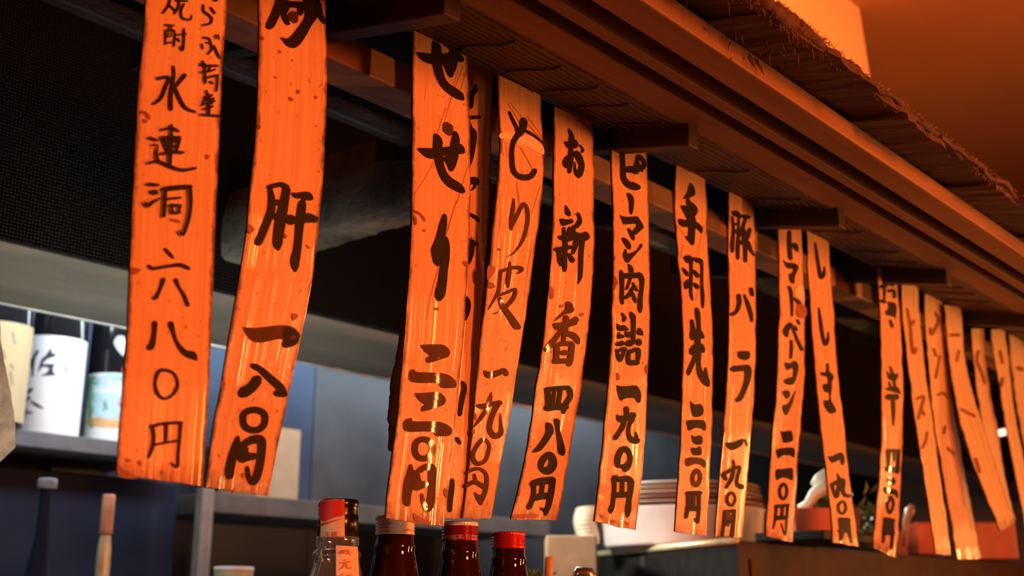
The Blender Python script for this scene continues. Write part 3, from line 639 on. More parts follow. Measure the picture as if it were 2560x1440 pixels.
CREASE = simple('dirt_in_film_crease', (0.50, 0.20, 0.07), 0.5, var=.3)
STAIN = simple('brown_grease_stain', (0.26, 0.055, 0.018), 0.5, var=.5)
lettering('film_crease', """@1010 60 4
S600,420,4 540,560,5 470,760,7 415,940,4;S635,440,4 575,640,5 530,760,3;S640,560,3 600,700,3;S420,830,5 350,1050,5 330,1120,3;S230,560,2 210,760,3;S545,470,4 470,700,4
@1010 270 4
S300,540,4 220,690,5 110,860,4;S650,560,4 575,800,6 530,960,4;S640,440,3 660,600,3
@1000 500 4
S570,0,4 530,130,6 480,300,7 440,420,3;S480,240,4 455,330,4;S400,650,6 340,850,7 290,1060,5 270,1200,3;S600,410,3 685,410,3""", st3.hit, o3, CREASE, None, 0.0004, 1)
lettering('stain', """@1010 270 4
P100,1020 150,1040 200,1090 215,1120 205,1135 160,1070 110,1050;P100,1075 125,1100 130,1160 105,1165;P200,1210 215,1225 212,1240 190,1230
@1000 500 4
P640,610 670,615 690,640 680,670 650,660 630,630;P350,1075 390,1080 380,1105 350,1095
@940 980 4
P380,1215 450,1255 540,1290 545,1325 450,1310 390,1280;P690,960 715,990 710,1060 680,1020""", st3.hit, o3, STAIN, None, 0.00045, 1)
lettering('film_crease', """@1220 180 4
S200,320,4 270,420,5 320,520,5;S230,310,3 330,440,5 470,600,6 545,680,4;S390,440,4 480,560,5 545,660,3;S130,680,4 160,840,4;S155,660,3 205,850,4;S330,760,6 400,880,7 450,980,5;S300,740,3 370,800,3;S290,1090,5 300,1200,6 310,1300,4;S530,1130,4 490,1250,5 440,1420,4;S545,1180,3 510,1320,3
@1170 480 4
S330,20,3 325,400,4 330,760,3;S505,20,4 520,130,4;S640,560,4 590,820,5 560,1000,3""", st5.hit, o5, CREASE, None, 0.00045, 1)
lettering('stain', """@1170 480 4
P200,740 265,750 265,800 215,870 190,860;P215,900 265,925 262,960 200,960;P300,560 335,575 330,590 305,585
@1150 860 4
P140,690 165,710 160,760 140,740;P125,850 150,860 145,900 120,890""", st5.hit, o5, STAIN, None, 0.0004, 1)
lettering('stain', """@330 0 4
P85,1105 140,1115 180,1160 180,1195 150,1185 120,1140 85,1140;P110,1190 160,1205 130,1235 110,1220
@330 290 4
P385,1025 470,1040 480,1070 440,1065 380,1045;P735,385 780,400 765,425 740,430
@300 600 4
P110,275 190,285 215,300 150,345 110,330
@280 880 4
P265,1085 295,1095 300,1130 275,1140;P140,1065 190,1075 195,1095 150,1100;P490,1190 540,1200 500,1225;P60,1130 130,1180 230,1225 240,1262 120,1260 60,1225""", st1.hit, o1, STAIN, None, 0.0004, 1)
lettering('stain', """@600 0 4
P490,970 530,985 525,1010 495,1005;P570,900 600,910 585,940 568,930;P745,960 775,965 765,990 745,980;P390,500 412,515 405,535 390,525;P215,360 240,380 235,405 212,395;P515,597 538,600 530,612 518,612;P180,1240 210,1260 200,1290 178,1285;P345,765 370,770 360,785
@600 400 4
P85,640 140,680 130,720 95,740 75,700;P440,730 475,760 450,790;P660,850 700,870 690,890
@500 760 4
P925,95 980,105 975,135 930,165;P215,765 255,790 245,830 210,850
@500 900 4
P330,1290 350,1265 335,1330 300,1335;P420,1130 450,1140 430,1185""", st2.hit, o2, STAIN, None, 0.0004, 1)
lettering('stain', """@1340 700 6
P345,385 400,365 415,385 375,420 350,410;P645,515 700,490 722,520 680,545 650,535;P205,90 265,140 262,265 205,270
@1150 960 4
P520,1310 640,1300 770,1300 760,1340 700,1335 560,1345;P590,1040 605,1060 595,1120 580,1100""", st6.hit, o6, STAIN, None, 0.0004, 1)
lettering('stain', """@1500 560 6
P210,480 235,490 230,540 210,560;P205,790 240,800 270,880 240,940 210,1000
@1500 760 6
P250,1040 285,1050 300,1115 280,1145 255,1130;P670,960 720,900 712,1060 680,1010;P635,870 655,875 645,895
@1470 1100 6
P420,520 460,520 455,545 425,545;P360,1200 420,1210 400,1250 350,1240;P190,1120 240,1130 230,1170 200,1160;P560,1230 620,1240 600,1290""", st7.hit, o7, STAIN, None, 0.0004, 1)
lettering('film_crease', """@1670 420 4
S80,560,4 150,650,5 190,720,4;S150,760,5 130,900,5;S340,650,5 320,760,6 300,880,4;S360,560,4 370,700,4;S300,1210,4 280,1330,4;S400,1100,3 410,1300,3""", st8.hit, o8, CREASE, None, 0.0004, 1)
# ------------------------------------------------------------------ room shell
PLASTER = simple('warm_plaster', (0.78, 0.66, 0.50), 0.8, var=0.06, scale=4)
CEIL = simple('ceiling_paint', (0.27, 0.16, 0.085), 0.85, var=0.10, scale=3)
STEEL = None
def steel(name, col, rough, scale, stretch):
    m = NT(name); nz = m.noise(m.coord('Object', stretch), scale, 5, 0.6)
    sm = m.noise(m.coord('Object', (1, 1, 1)), 3.5, 5, 0.6)
    c = m.ramp(sm, [(0.3, tuple(x * 0.6 for x in col)), (0.7, col)])
    m.set(Base_Color=c, Metallic=0.75, Roughness=m.math('ADD', m.math('MULTIPLY', sm, 0.25), rough))
    m.bump(nz, 0.15, 0.001); return m.m
STEEL = steel('brushed_steel', (0.42, 0.48, 0.58), 0.30, 40, (1, 1, 0.05))
def structure(name, a, b, mat):
    m = MB(); m.box(a, b); return m.link(name, mat, kind='structure')
FLOOR = simple('dark_floor_tile', (0.16, 0.12, 0.10), 0.5, scale=6)
structure('floor', (-2.2, -3.2, -CZ - 0.06), (5.2, 2.3, -CZ), FLOOR)
structure('ceiling', (-2.2, -3.2, 1.245), (5.2, 2.3, 1.32), CEIL)
structure('wall_guest_side', (-2.2, -3.2, -CZ), (5.2, -3.1, 1.245), CEIL)
structure('wall_left', (-2.2, -3.1, -CZ), (-2.1, 2.2, 1.245), CEIL)
structure('wall_right', (5.1, -3.1, -CZ), (5.2, 2.2, 1.245), CEIL)
structure('wall_kitchen', (-2.2, 2.12, -CZ), (5.2, 2.22, 1.245), simple('dark_blue_steel_wall', (0.010, 0.016, 0.042), 0.5, 0.0, var=0.3, scale=5, spec=.15))
# hanging wall over the counter: its lit plaster face ends at the right, near the ceiling
xr = on_y(2150, 40, 0.9)[0]; xr2 = on_y(2180, 210, 0.9)[0]
m = MB(); zt, zb = 1.245, 0.72
m.hexa([(-2.1, 0.9, zb), (xr2 + 0.05, 0.9, zb), (xr2 + 0.05, 0.98, zb), (-2.1, 0.98, zb), (-2.1, 0.9, zt), (xr, 0.9, zt), (xr, 0.98, zt), (-2.1, 0.98, zt)])
m.link('wall_over_counter', PLASTER, kind='structure')

# ------------------------------------------------------------------ the little eave roof over the counter (row direction = X)
def wood(name, col, rough=0.55, axis='X', var=0.35, scale=6, bump=0.25):
    m = NT(name); st = {'X': (0.6, 9, 9), 'Y': (9, 0.6, 9), 'Z': (9, 9, 0.6)}[axis]
    v = m.coord('Object', st); g = m.noise(v, scale, 6, 0.62, 0.5); bl = m.noise(m.coord('Object'), 5, 4)
    c = m.ramp(g, [(0.3, tuple(x * (1 - var) for x in col)), (0.7, col)])
    c = m.mix(m.math('MULTIPLY', bl, 0.5), c, tuple(x * 0.55 for x in col))
    m.set(Base_Color=c, Roughness=rough); m.bump(g, bump, 0.002); return m.m
BEAM = wood('aged_cedar', (0.29, 0.155, 0.062), 0.6, 'X', 0.5)
DARKW = wood('sooty_wood', (0.045, 0.024, 0.016), 0.6, 'Y')
REED = None
m = NT('reed_soffit'); v = m.coord('Object', (0.7, 1, 1))
w = m.n('ShaderNodeTexWave'); w.bands_direction = 'Y'; w.inputs['Scale'].default_value = 42; w.inputs['Distortion'].default_value = 7; w.inputs['Detail'].default_value = 3; w.inputs['Detail Scale'].default_value = .6
m.l(v, w.inputs['Vector']); nz = m.noise(m.coord('Object', (2, 30, 30)), 4, 4)
c = m.ramp(w.outputs[1], [(0.05, (0.008, 0.005, 0.004)), (0.45, (0.075, 0.042, 0.034)), (0.9, (0.11, 0.062, 0.05))])
m.set(Base_Color=m.mix(m.math('MULTIPLY', nz, 0.6), c, (0.03, 0.015, 0.012)), Roughness=0.6); m.bump(w.outputs[1], 0.8, 0.003); REED = m.m
BARK = wood('cedar_bark', (0.11, 0.052, 0.040), 0.8, 'Y', var=0.9, bump=1.0)
STRAW = simple('rough_straw', (0.40, 0.22, 0.12), 0.8, var=0.5, scale=90)
X0, X1 = -0.25, 3.6
roof = thing('eave_roof', (1.5, 0.55, 0.38), 'small wooden eave with straw-edged bark roof above the menu strips', 'roof')
SL = 0.22
def zs(Y, base=0.44): return base - SL * (0.6 - Y)
m = MB(); m.prism([(0.606, zs(0.606)), (0.52, zs(0.52)), (0.52, zs(0.52) + 0.005), (0.606, zs(0.606) + 0.005)], X0, X1); m.link('reed_soffit', REED, roof)
m = MB()                                                   # straw cords tying the reeds
for x in np.arange(0.62, 3.4, 0.052):
    rx = x + random.uniform(-.008, .008)
    if random.random() < .6:
        m.tube([(rx + .004 * math.sin(k * 1.7), 0.53 + k * .016, zs(0.53 + k * .016) - .0012) for k in range(5)], .0009, 5)
m.link('tie_cord', DARKW, roof, smooth=True)
m = MB(); m.prism([(0.90, zs(0.9) + 0.012), (0.36, zs(0.36) + 0.032), (0.36, zs(0.36) + 0.036), (0.90, zs(0.9) + 0.045)], X0, X1); m.link('roof_board', simple('black_roof_board', (.012, .008, .006), .8, spec=.1), roof)
m = MB(); m.prism([(0.524, 0.4234), (0.4907, 0.423), (0.4907, 0.45), (0.524, 0.455)], X0, X1); m.link('inner_board', BEAM, roof, bevel=0.0012)
m = MB(); m.prism([(0.4622, 0.41), (0.451, 0.41), (0.451, 0.44), (0.4622, 0.44)], X0, X1); m.link('batten', BEAM, roof, bevel=0.0008)
m = MB(); m.prism([(0.423, 0.40), (0.396, 0.40), (0.396, 0.4185), (0.423, 0.43)], X0, X1); m.link('fascia_board', BEAM, roof, bevel=0.0015)
for x in (0.53, 0.8455, 1.147, 1.4565, 1.768, 2.08, 2.39, 2.70, 3.01):    # rafters, ends square to the eave
    w = 0.0085; m = MB()
    ya, yb = 0.513, 0.93; za, zb2 = 0.4015, 0.4015 + SL * (yb - ya); h = 0.037
    m.hexa([(x - w, ya, za), (x + w, ya, za), (x + w, yb, zb2), (x - w, yb, zb2), (x - w, ya, za + h), (x + w, ya, za + h), (x + w, yb, zb2 + h), (x - w, yb, zb2 + h)])
    m.link('rafter', DARKW, roof, bevel=0.0012)
# overlapping bark sheets, their ends forming the eave line
x = 0.10; k = 0
rs = np.random.RandomState(5)
while x < 3.4:
    wd_ = rs.uniform(0.05, 0.085); m = MB()
    ye = 0.344 + rs.uniform(-.004, .006); n = 7
    lift = 0.0018 * (k % 3); sag = rs.uniform(-.002, .001)
    vs = []
    for j in range(n + 1):
        xx = x - .004 + (wd_ + .012) * j / n
        jag = rs.uniform(-.0025, .0025)
        for (Y, dz) in ((ye + jag, 0.0), (0.405, 0.0), (0.62, 0.0), (0.62, .006), (0.405, .006), (ye + jag, .0055)):
            b = 0.4174 - SL * (0.396 - Y) + 0.0012
            vs.append((xx + rs.uniform(-.001, .001), Y, b + dz + lift + sag * (0.41 - Y) / .06 + rs.uniform(-.0006, .0006)))
    fs = []
    for j in range(n):
        for q in range(6): fs.append((j * 6 + q, j * 6 + (q + 1) % 6, (j + 1) * 6 + (q + 1) % 6, (j + 1) * 6 + q))
    fs += [tuple(range(6)), tuple(range(n * 6, n * 6 + 6))]
    m.add(vs, fs); m.link('bark_sheet', BARK, roof)
    x += wd_; k += 1
# twisted straw roll along the eave line, with loose fibres
m = MB(); P = []; Rr = []
for xx in np.arange(0.2, 3.4, 0.004):
    lump = 0.5 + 0.5 * math.sin(xx * 37) * math.sin(xx * 61 + 1)
    big = 1.0 + 1.1 * math.exp(-((xx - 0.70) / 0.045) ** 2)
    P.append((xx, 0.347 + .0016 * math.sin(xx * 90) , 0.4155 + .0020 * math.sin(xx * 71) + .0016 * math.sin(xx * 23))); Rr.append((0.0022 + 0.0014 * lump + rs.uniform(-.0010, .0010)) * big)
m.tube(P, Rr, 9); o = m.link('bark_roll', BARK, roof, smooth=True)
m = MB()
for i in range(5200):
    xx = rs.uniform(0.25, 3.3) if i % 4 else rs.normal(0.70, 0.06)
    a = rs.uniform(0, 2 * math.pi); r = 0.0042
    p = np.array((xx, 0.348 + r * math.cos(a), 0.416 + r * math.sin(a)))
    d = np.array((rs.normal(0, .8), math.cos(a) * .9 - .2, math.sin(a) * .9 + .1)); d /= np.linalg.norm(d)
    L = rs.uniform(.0015, .0045) * (1.5 if abs(xx - .70) < .09 else 1)
    m.tube([p, p + d * L * .5, p + d * L + np.array((0, 0, -L * .25))], [.00028, .00022, .00008], 3, False)
o = m.link('straw_edge', STRAW, roof, smooth=True); o['kind'] = 'stuff'
m = MB()
for i in range(40):                                       # hanging tufts
    xx = rs.normal(0.70, 0.04) if i < 26 else rs.normal(0.745, 0.012)
    p = np.array((xx, rs.uniform(.345, .40), 0.412 + rs.uniform(-.002, .004))); L = rs.uniform(.006, .018)
    d = np.array((rs.normal(0, .4), rs.normal(-.1, .3), -1)); d /= np.linalg.norm(d)
    m.tube([p, p + d * L * .5 + np.array((rs.normal(0, .001), 0, 0)), p + d * L], [.0006, .0005, .0001], 3, False)
o = m.link('straw_tuft', BARK, roof, smooth=True); o['kind'] = 'stuff'

# ------------------------------------------------------------------ behind the strips: beam, pipe, greasy cross beam, hood
m = MB(); m.box((X0, 0.652, 0.4186), (X1, 0.69, 0.4445)); m.link('cross_beam', wood('nail_beam_wood', (0.55, 0.30, 0.13)), roof, bevel=0.0015)
GREASE = NT('greasy_metal'); gz = GREASE.noise(GREASE.coord('Object', (1, 2, 2)), 45, 6, 0.7); g2 = GREASE.noise(GREASE.coord('Object'), 9, 4)
GREASE.set(Base_Color=GREASE.ramp(g2, [(0.3, (0.06, 0.058, 0.046)), (0.7, (0.42, 0.41, 0.33))]), Roughness=GREASE.math('ADD', GREASE.math('MULTIPLY', gz, 0.35), 0.12), Metallic=0.15, Coat_Weight=0.5, Coat_Roughness=0.12)
GREASE.bump(gz, 1.0, 0.012); GREASE = GREASE.m
m = MB(); m.tube([(-0.4 + .05 * k, 0.875, 0.5225 + .0008 * math.sin(k * .9)) for k in range(80)], 0.0245, 20)
o = m.link('greasy_pipe', GREASE, smooth=True); tag(o, 'greasy dark pipe running level behind the menu strips', 'pipe')
m = MB(); ng = 40; vs = []
for i in range(ng + 1):
    y = 0.84 + (1.26 - 0.84) * i / ng
    wob = lambda: rs.uniform(-.0012, .0012)
    for (xx, zz) in ((0.859, 0.452), (0.866, 0.446), (0.92, 0.446), (0.925, 0.53), (0.90, 0.556), (0.865, 0.540), (0.857, 0.50), (0.856, 0.475)):
        vs.append((xx + wob(), y, zz + wob()))
fs = [(i * 8 + q, i * 8 + (q + 1) % 8, (i + 1) * 8 + (q + 1) % 8, (i + 1) * 8 + q) for i in range(ng) for q in range(8)] + [tuple(range(8)), tuple(range(ng * 8, ng * 8 + 8))]
m.add(vs, fs); o = m.link('greasy_beam', GREASE, smooth=True)
tag(o, 'greasy grey cross beam reaching back between "肝" and "せせり" strips', 'beam')

hood = thing('exhaust_hood', (1.6, 1.4, 0.4035), 'black kitchen hood with grimy grey underside behind the menu strips', 'hood')
MESHK = NT('black_filter_cloth'); cc = MESHK.coord('Object', (1, 1, 1)); vo = MESHK.n('ShaderNodeTexVoronoi'); vo.inputs['Scale'].default_value = 240; vo.inputs['Randomness'].default_value = 0.15
MESHK.l(cc, vo.inputs['Vector'])
MESHK.set(Base_Color=(0.0025, 0.002, 0.002), Roughness=0.4, Specular_IOR_Level=0.16); MESHK.bump(vo.outputs[0], 1.0, 0.004); MESHK = MESHK.m
GRIME = NT('grimy_hood_paint'); a1 = GRIME.noise(GRIME.coord('Object', (3, 6, 6)), 6, 7, 0.7); a2 = GRIME.noise(GRIME.coord('Object'), 160, 4, 0.7); a3 = GRIME.noise(GRIME.coord('Object', (1, 3, 1)), 3, 3)
cg = GRIME.ramp(a3, [(0.3, (0.12, 0.115, 0.085)), (0.55, (0.18, 0.165, 0.13)), (0.75, (0.27, 0.24, 0.195))])
cg = GRIME.mix(GRIME.math('MULTIPLY', a1, 0.55), cg, (0.12, 0.10, 0.07))
sp = GRIME.ramp(a2, [(0.60, (0, 0, 0)), (0.70, (1, 1, 1))])
GRIME.set(Base_Color=GRIME.mix(sp, cg, (0.05, 0.045, 0.03)), Roughness=0.55); GRIME.bump(a1, 0.6, 0.004); GRIME = GRIME.m
HX0, HX1 = -0.2, 4.7
m = MB(); m.box((HX0, 1.25, 0.4035), (HX1, 1.262, 1.235)); m.link('front_panel', MESHK, hood, bevel=0.002)
m = MB(); nx = 60; vs = []; fs = []
for i in range(nx + 1):
    xx = HX0 + (HX1 - HX0) * i / nx
    for j, (Y, z) in enumerate(((1.262, 0.4035), (1.33, 0.4045), (1.42, 0.403), (1.52, 0.4035), (1.528, 0.406), (1.528, 0.43), (1.262, 0.43))):
        vs.append((xx, Y, z + rs.uniform(-.001, .001)))
fs = [(i * 7 + q, i * 7 + (q + 1) % 7, (i + 1) * 7 + (q + 1) % 7, (i + 1) * 7 + q) for i in range(nx) for q in range(7)] + [tuple(range(7)), tuple(range(nx * 7, nx * 7 + 7))]
m.add(vs, fs); m.link('underside_panel', GRIME, hood, smooth=True)
m = MB(); m.tube([(HX0, 1.531, 0.405), (HX1, 1.531, 0.405)], 0.004, 8); m.link('rim', simple('pale_metal_rim', (0.6, 0.6, 0.58), 0.3, 0.6), hood, smooth=True)
m = MB(); m.box((HX0, 1.53, 0.44), (HX1, 1.545, 1.235)); m.link('rear_panel', DARKW, hood)

# ------------------------------------------------------------------ back wall: steel sheets, shelves, bottles
DARKBLUE = simple('dark_blue_enamel', (0.011, 0.016, 0.032), 0.5, 0.0, var=0.4, scale=6, spec=.12)
SEAM = on_y(787, 1000, 2.10)[0]
m = MB(); m.box((1.10, 2.10, -0.5), (SEAM - 0.003, 2.112, 0.62)); o = m.link('steel_sheet', steel('blue_steel', (0.045, 0.07, 0.12), 0.28, 40, (1, 1, .05)))
tag(o, 'dark blue steel wall sheet behind the beige box', 'wall sheet', None)
m = MB(); m.box((SEAM, 2.10, -0.5), (4.6, 2.112, 0.62)); o = m.link('steel_sheet', steel('grey_steel', (0.080, 0.088, 0.098), 0.33, 40, (1, 1, .05)))
tag(o, 'grey-blue steel wall sheet right of the seam, above the brown bottles', 'wall sheet', None)

SHELF = simple('grey_shelf_edge', (0.13, 0.135, 0.145), 0.6, 0.0, var=0.2, scale=25, spec=.2)
zt = on_y(40, 1072, 1.86)[2]; zb = on_y(40, 1114, 1.86)[2]
m = MB(); m.box((0.72, 1.86, zb), (1.222, 2.1, zt)); o = m.link('bottle_shelf', SHELF, bevel=0.002); tag(o, 'grey shelf under the large sake bottles at the left', 'shelf')
zt2 = on_y(650, 1240, 1.86)[2]; zb2 = on_y(650, 1290, 1.86)[2]
rack = thing('low_shelf', (1.6, 1.98, -0.4), 'greyish shelf with a steel upright, carrying a beige box', 'shelf')
m = MB(); m.box((1.30, 1.86, zb2), (2.3, 2.098, zt2)); m.link('shelf_board', simple('dull_brown_shelf', (0.11, 0.085, 0.07), 0.6, var=.2, spec=.15), rack, bevel=0.002)
px0 = on_y(492, 1330, 1.85)[0]; px1 = on_y(526, 1330, 1.85)[0]
m = MB(); m.box((px0, 1.84, -0.4), (px0 + (px1 - px0) * .5, 1.86, zt2 + .004)); m.box((px0 + (px1 - px0) * .6, 1.845, -0.4), (px1, 1.86, zt2 + .004)); m.link('upright', simple('pale_steel_post', (0.22, 0.20, 0.18), 0.4, 0.2), rack, bevel=0.001)
# beige box
b0 = on_y(640, 1240, 1.93); b1 = on_y(745, 1240, 1.93); bt = on_y(745, 1075, 1.93)
m = MB(); m.box((b0[0], 1.93, zt2), (b1[0], 2.06, bt[2])); o = m.link('paper_box', simple('beige_cardboard', (0.40, 0.25, 0.14), 0.7, var=.1), bevel=0.002); tag(o, 'plain beige box on the low shelf behind the "肝" strip', 'box')

class Cyl:                                   # vertical cylinder seen from the eye: pixel -> point on its near side
    def __init__(s, c, r): s.c = np.array(c[:2]); s.r = r
    def hit(s, x, y, lift=0.0):
        d = ray(x, y); o = -s.c; r = s.r + lift
        A = d[0] ** 2 + d[1] ** 2; B = 2 * (d[0] * o[0] + d[1] * o[1]); Cc = o[0] ** 2 + o[1] ** 2 - r * r
        disc = B * B - 4 * A * Cc
        if disc < 0: t = -B / (2 * A); p = d * t; q = p[:2] - s.c; q = q / np.linalg.norm(q) * r; return np.array((s.c[0] + q[0], s.c[1] + q[1], p[2]))
        t = (-B - math.sqrt(disc)) / (2 * A); return d * t
GLASSK = NT('dark_bottle_glass'); GLASSK.set(Base_Color=(0.012, 0.012, 0.016), Roughness=0.12, Coat_Weight=0.6, Coat_Roughness=0.05); GLASSK = GLASSK.m
INK_BLUE = simple('grey_blue_label_ink', (0.035, 0.045, 0.07), 0.6)
INK_FAINT = simple('faint_label_ink', (0.45, 0.46, 0.47), 0.6)
def label_patch(cyl, px_poly, name, mat, parent, lift=0.0007, n=14):
    """sheet wrapped on the bottle: quad given by its pixel corners (tl, tr, br, bl)"""
    m = MB(); tl, tr, br, bl = [np.array(p, float) for p in px_poly]; vs = []
    for i in range(n + 1):
        for j in range(n + 1):
            u, v = j / n, i / n
            p = (tl * (1 - u) + tr * u) * (1 - v) + (bl * (1 - u) + br * u) * v
            vs.append(cyl.hit(p[0], p[1], lift))
    m.add(vs, [(i * (n + 1) + j, i * (n + 1) + j + 1, (i + 1) * (n + 1) + j + 1, (i + 1) * (n + 1) + j) for i in range(n) for j in range(n)])
    return m.link(name, mat, parent, smooth=True)
def band(c, r, z0, z1, name, mat, parent, a0, a1, lift=0.0006):
    m = MB(); m.lathe([(r + lift, z0), (r + lift, z1)], (c[0], c[1], 0), 40, None, a0, a1); return m.link(name, mat, parent, smooth=True)
def big_bottle(px, Yc, r, base, label, glass=GLASSK):
    c = on_y(px, 960, Yc); c = (c[0], c[1], base)
    t = thing('sake_bottle', (c[0], c[1], base), label, 'bottle', None)
    m = MB(); m.lathe([(0.001, 0.001), (r * .9, 0.0005), (r, 0.006), (r, 0.235), (r * .97, 0.255), (r * .8, 0.285), (r * .5, 0.315), (r * .33, 0.335), (r * .28, 0.36), (r * .28, 0.385), (r * .33, 0.386), (r * .33, 0.395), (0.001, 0.395)], c, 56)
    m.link('bottle_body', glass, t, smooth=True)
    m = MB(); m.lathe([(r * .34, 0.3965), (r * .36, 0.398), (r * .36, 0.42), (r * .3, 0.423), (0.001, 0.423)], c, 40); m.link('cap', simple('bottle_cap_dark', (.05, .05, .06), .4), t, smooth=True)
    return t, Cyl(c, r), c
PAPER = simple('white_label_paper', (0.86, 0.88, 0.88), 0.6, var=0.02)
# camera-facing angle helper
def facing(c): return math.atan2(-c[1], -c[0])
# white calligraphy label
t, cy, c = big_bottle(127, 1.96, 0.0555, zt, 'dark sake bottle with a large white calligraphy label on the shelf')
ztop = cy.hit(125, 838)[2]; zlow = cy.hit(125, 1060)[2]
band(c, 0.0555, zt + .003, ztop, 'label', PAPER, t, facing(c) - 1.32, facing(c) + 1.32)
lettering('label_lettering', '''@0 760 4
P365,460 388,480 350,560 335,720 320,720 315,635 270,630 300,575;P510,440 520,490 560,495 545,525 480,545 440,580 430,600 545,600 530,640 540,690 562,710 410,715 460,690 490,640 420,630 380,690 410,560 460,510
P265,765 290,800 250,840 205,860 190,830 240,810;S320,850,26 250,900,50 190,960,60;S215,880,60 225,960,70 200,1040,60;S240,930,44 300,940,24;S230,990,44 250,1060,34 240,1125,30;S190,1000,40 180,1100,26;S310,970,14 360,1005,30 430,1040,12;S250,1080,22 325,1085,10;S270,960,26 180,1010,40
s665,430,14 670,460,20;s655,520,24 665,550,30;s650,610,26 670,650,34;s635,700,30 650,720,24;s625,560,14 690,575,14;s640,660,14 690,690,14''', cy.hit, t, INK_BLUE, INK_FAINT, 0.0012)
# picture label
t, cy, c = big_bottle(290, 1.96, 0.052, zt, 'dark sake bottle with a green bordered picture label beside the "水連洞" strip')
zt3 = cy.hit(262, 932)[2]; zl3 = zt + .003
band(c, 0.052, zl3, zt3, 'label', PAPER, t, facing(c) - 1.15, facing(c) + 1.25)
def pic(name, col, text): lettering('label_' + name, text, cy.hit, t, simple('print_' + name, col, .6, var=.15, scale=40), None, 0.0011)
pic('sky', (0.45, 0.72, 0.80), '@0 760 4;P950,740 1380,740 1380,1120 950,1120')
pic('cloud', (0.85, 0.80, 0.82), '@0 760 4;P1000,750 1380,745 1380,900 1130,890 960,890 940,830')
pic('ground', (0.72, 0.42, 0.16), '@0 760 4;P915,1140 1380,1120 1380,1235 910,1220')
pic('border', (0.13, 0.42, 0.16), '@0 760 4;P895,740 1000,750 990,800 930,830 945,920 935,1060 915,1150 930,1220 900,1240 880,1100;P1110,736 1380,736 1380,775 1160,770')
pic('figure', (0.10, 0.10, 0.05), '@0 760 4;P1040,970 1065,965 1075,1010 1080,1060 1060,1050 1030,1075 1035,1020')
pic('sun', (0.65, 0.03, 0.08), '@0 760 4;P1175,985 1200,935 1240,930 1260,985 1240,1030 1195,1030')
lettering('label_mark', '@0 760 4;P1140,390 1170,325 1230,320 1270,360 1270,460 1240,520 1190,480', cy.hit, t, simple('pale_print', (.6, .62, .64), .6), None, 0.0011)
# cream labelled bottle, nearest the left edge
t, cy, c = big_bottle(-14, 1.90, 0.052, zt, 'bottle with a cream label at the left edge of the shelf')
band(c, 0.052, zt + .01, cy.hit(30, 805)[2], 'label', simple('cream_label', (0.50, 0.41, 0.22), .6, var=.05), t, facing(c) - 0.6, facing(c) + 1.3)
lettering('label_lettering', '@0 760 4;S130,290,34 150,390,30;S30,480,40 50,540,30;S110,600,20 130,640,26;S105,680,24 125,800,22', cy.hit, t, simple('grey_print', (.32, .27, .2), .6), None, 0.001)

# bottles standing lower, in front of the dark blue cabinet
m = MB(); m.box((0.55, 1.9, -0.5), (px0 - .012, 2.09, zb - .03)); o = m.link('dark_cabinet', DARKBLUE, bevel=.004); tag(o, 'dark blue cabinet under the bottle shelf at the left', 'cabinet')
def lower_bottle(px, ytop, ycap, r, capr, capmat, bodymat, name, label, extra=None):
    Yc = 1.62; c = on_y(px, ytop, Yc); z1 = c[2]; zc = on_y(px, ycap, Yc)[2]; base = -0.37
    t = thing(name, (c[0], c[1], base), label, 'bottle'); h = zc - base
    m = MB(); m.lathe([(.001, .001), (r, .001), (r, h * .5), (r * .9, h * .6), (r * .45, h * .78), (capr * .7, h * .88), (capr * .62, h - .001)], (c[0], c[1], base), 36); m.link('bottle_body', bodymat, t, smooth=True)
    m = MB(); m.lathe([(capr * .95, h), (capr, h + .001), (capr, z1 - base), (capr * .9, z1 - base + .002), (.001, z1 - base + .002)], (c[0], c[1], base), 28); m.link('cap', capmat, t, smooth=True)
    return t, c, h, base
lower_bottle(120, 1200, 1222, 0.038, 0.0135, simple('dull_grey_cap', (.22, .22, .24), .5), DARKBLUE, 'dark_bottle', 'dim dark bottle with a flat grey cap below the white labelled sake')
t, c, h, base = lower_bottle(273, 1240, 1335, 0.030, 0.0093, simple('orange_capsule', (.55, .24, .13), .5), DARKBLUE, 'capsuled_bottle', 'thin-necked bottle with orange capsule and gold neck label')
cyn = Cyl(c, 0.0098)
m = MB(); m.lathe([(.0075, h - .002), (.0095, h - .02), (.0105, h - .05), (.0095, h - .064), (.012, h - .07), (.0185, h - .085), (.021, h - .10), (.012, h - .105)], (c[0], c[1], base), 24); m.link('neck_label', simple('gold_foil', (.80, .68, .38), .35, .3), t, smooth=True)
# ------------------------------------------------------------------ counters below the frame
CW = wood('counter_wood', (0.20, 0.10, 0.05), 0.4)
m = MB(); m.box((-1.5, 0.50, -CZ), (4.0, 0.60, -0.27)); m.box((-1.5, 0.48, -0.27), (4.0, 0.735, -0.24)); o = m.link('bar_counter', CW, bevel=.003); tag(o, 'dark wooden bar counter the capped bottles stand on', 'counter')
m = MB(); m.box((-1.5, 0.80, -CZ), (4.0, 1.80, -0.37)); o = m.link('kitchen_counter', STEEL, bevel=.003); tag(o, 'steel kitchen worktop behind the bar bottles', 'counter')

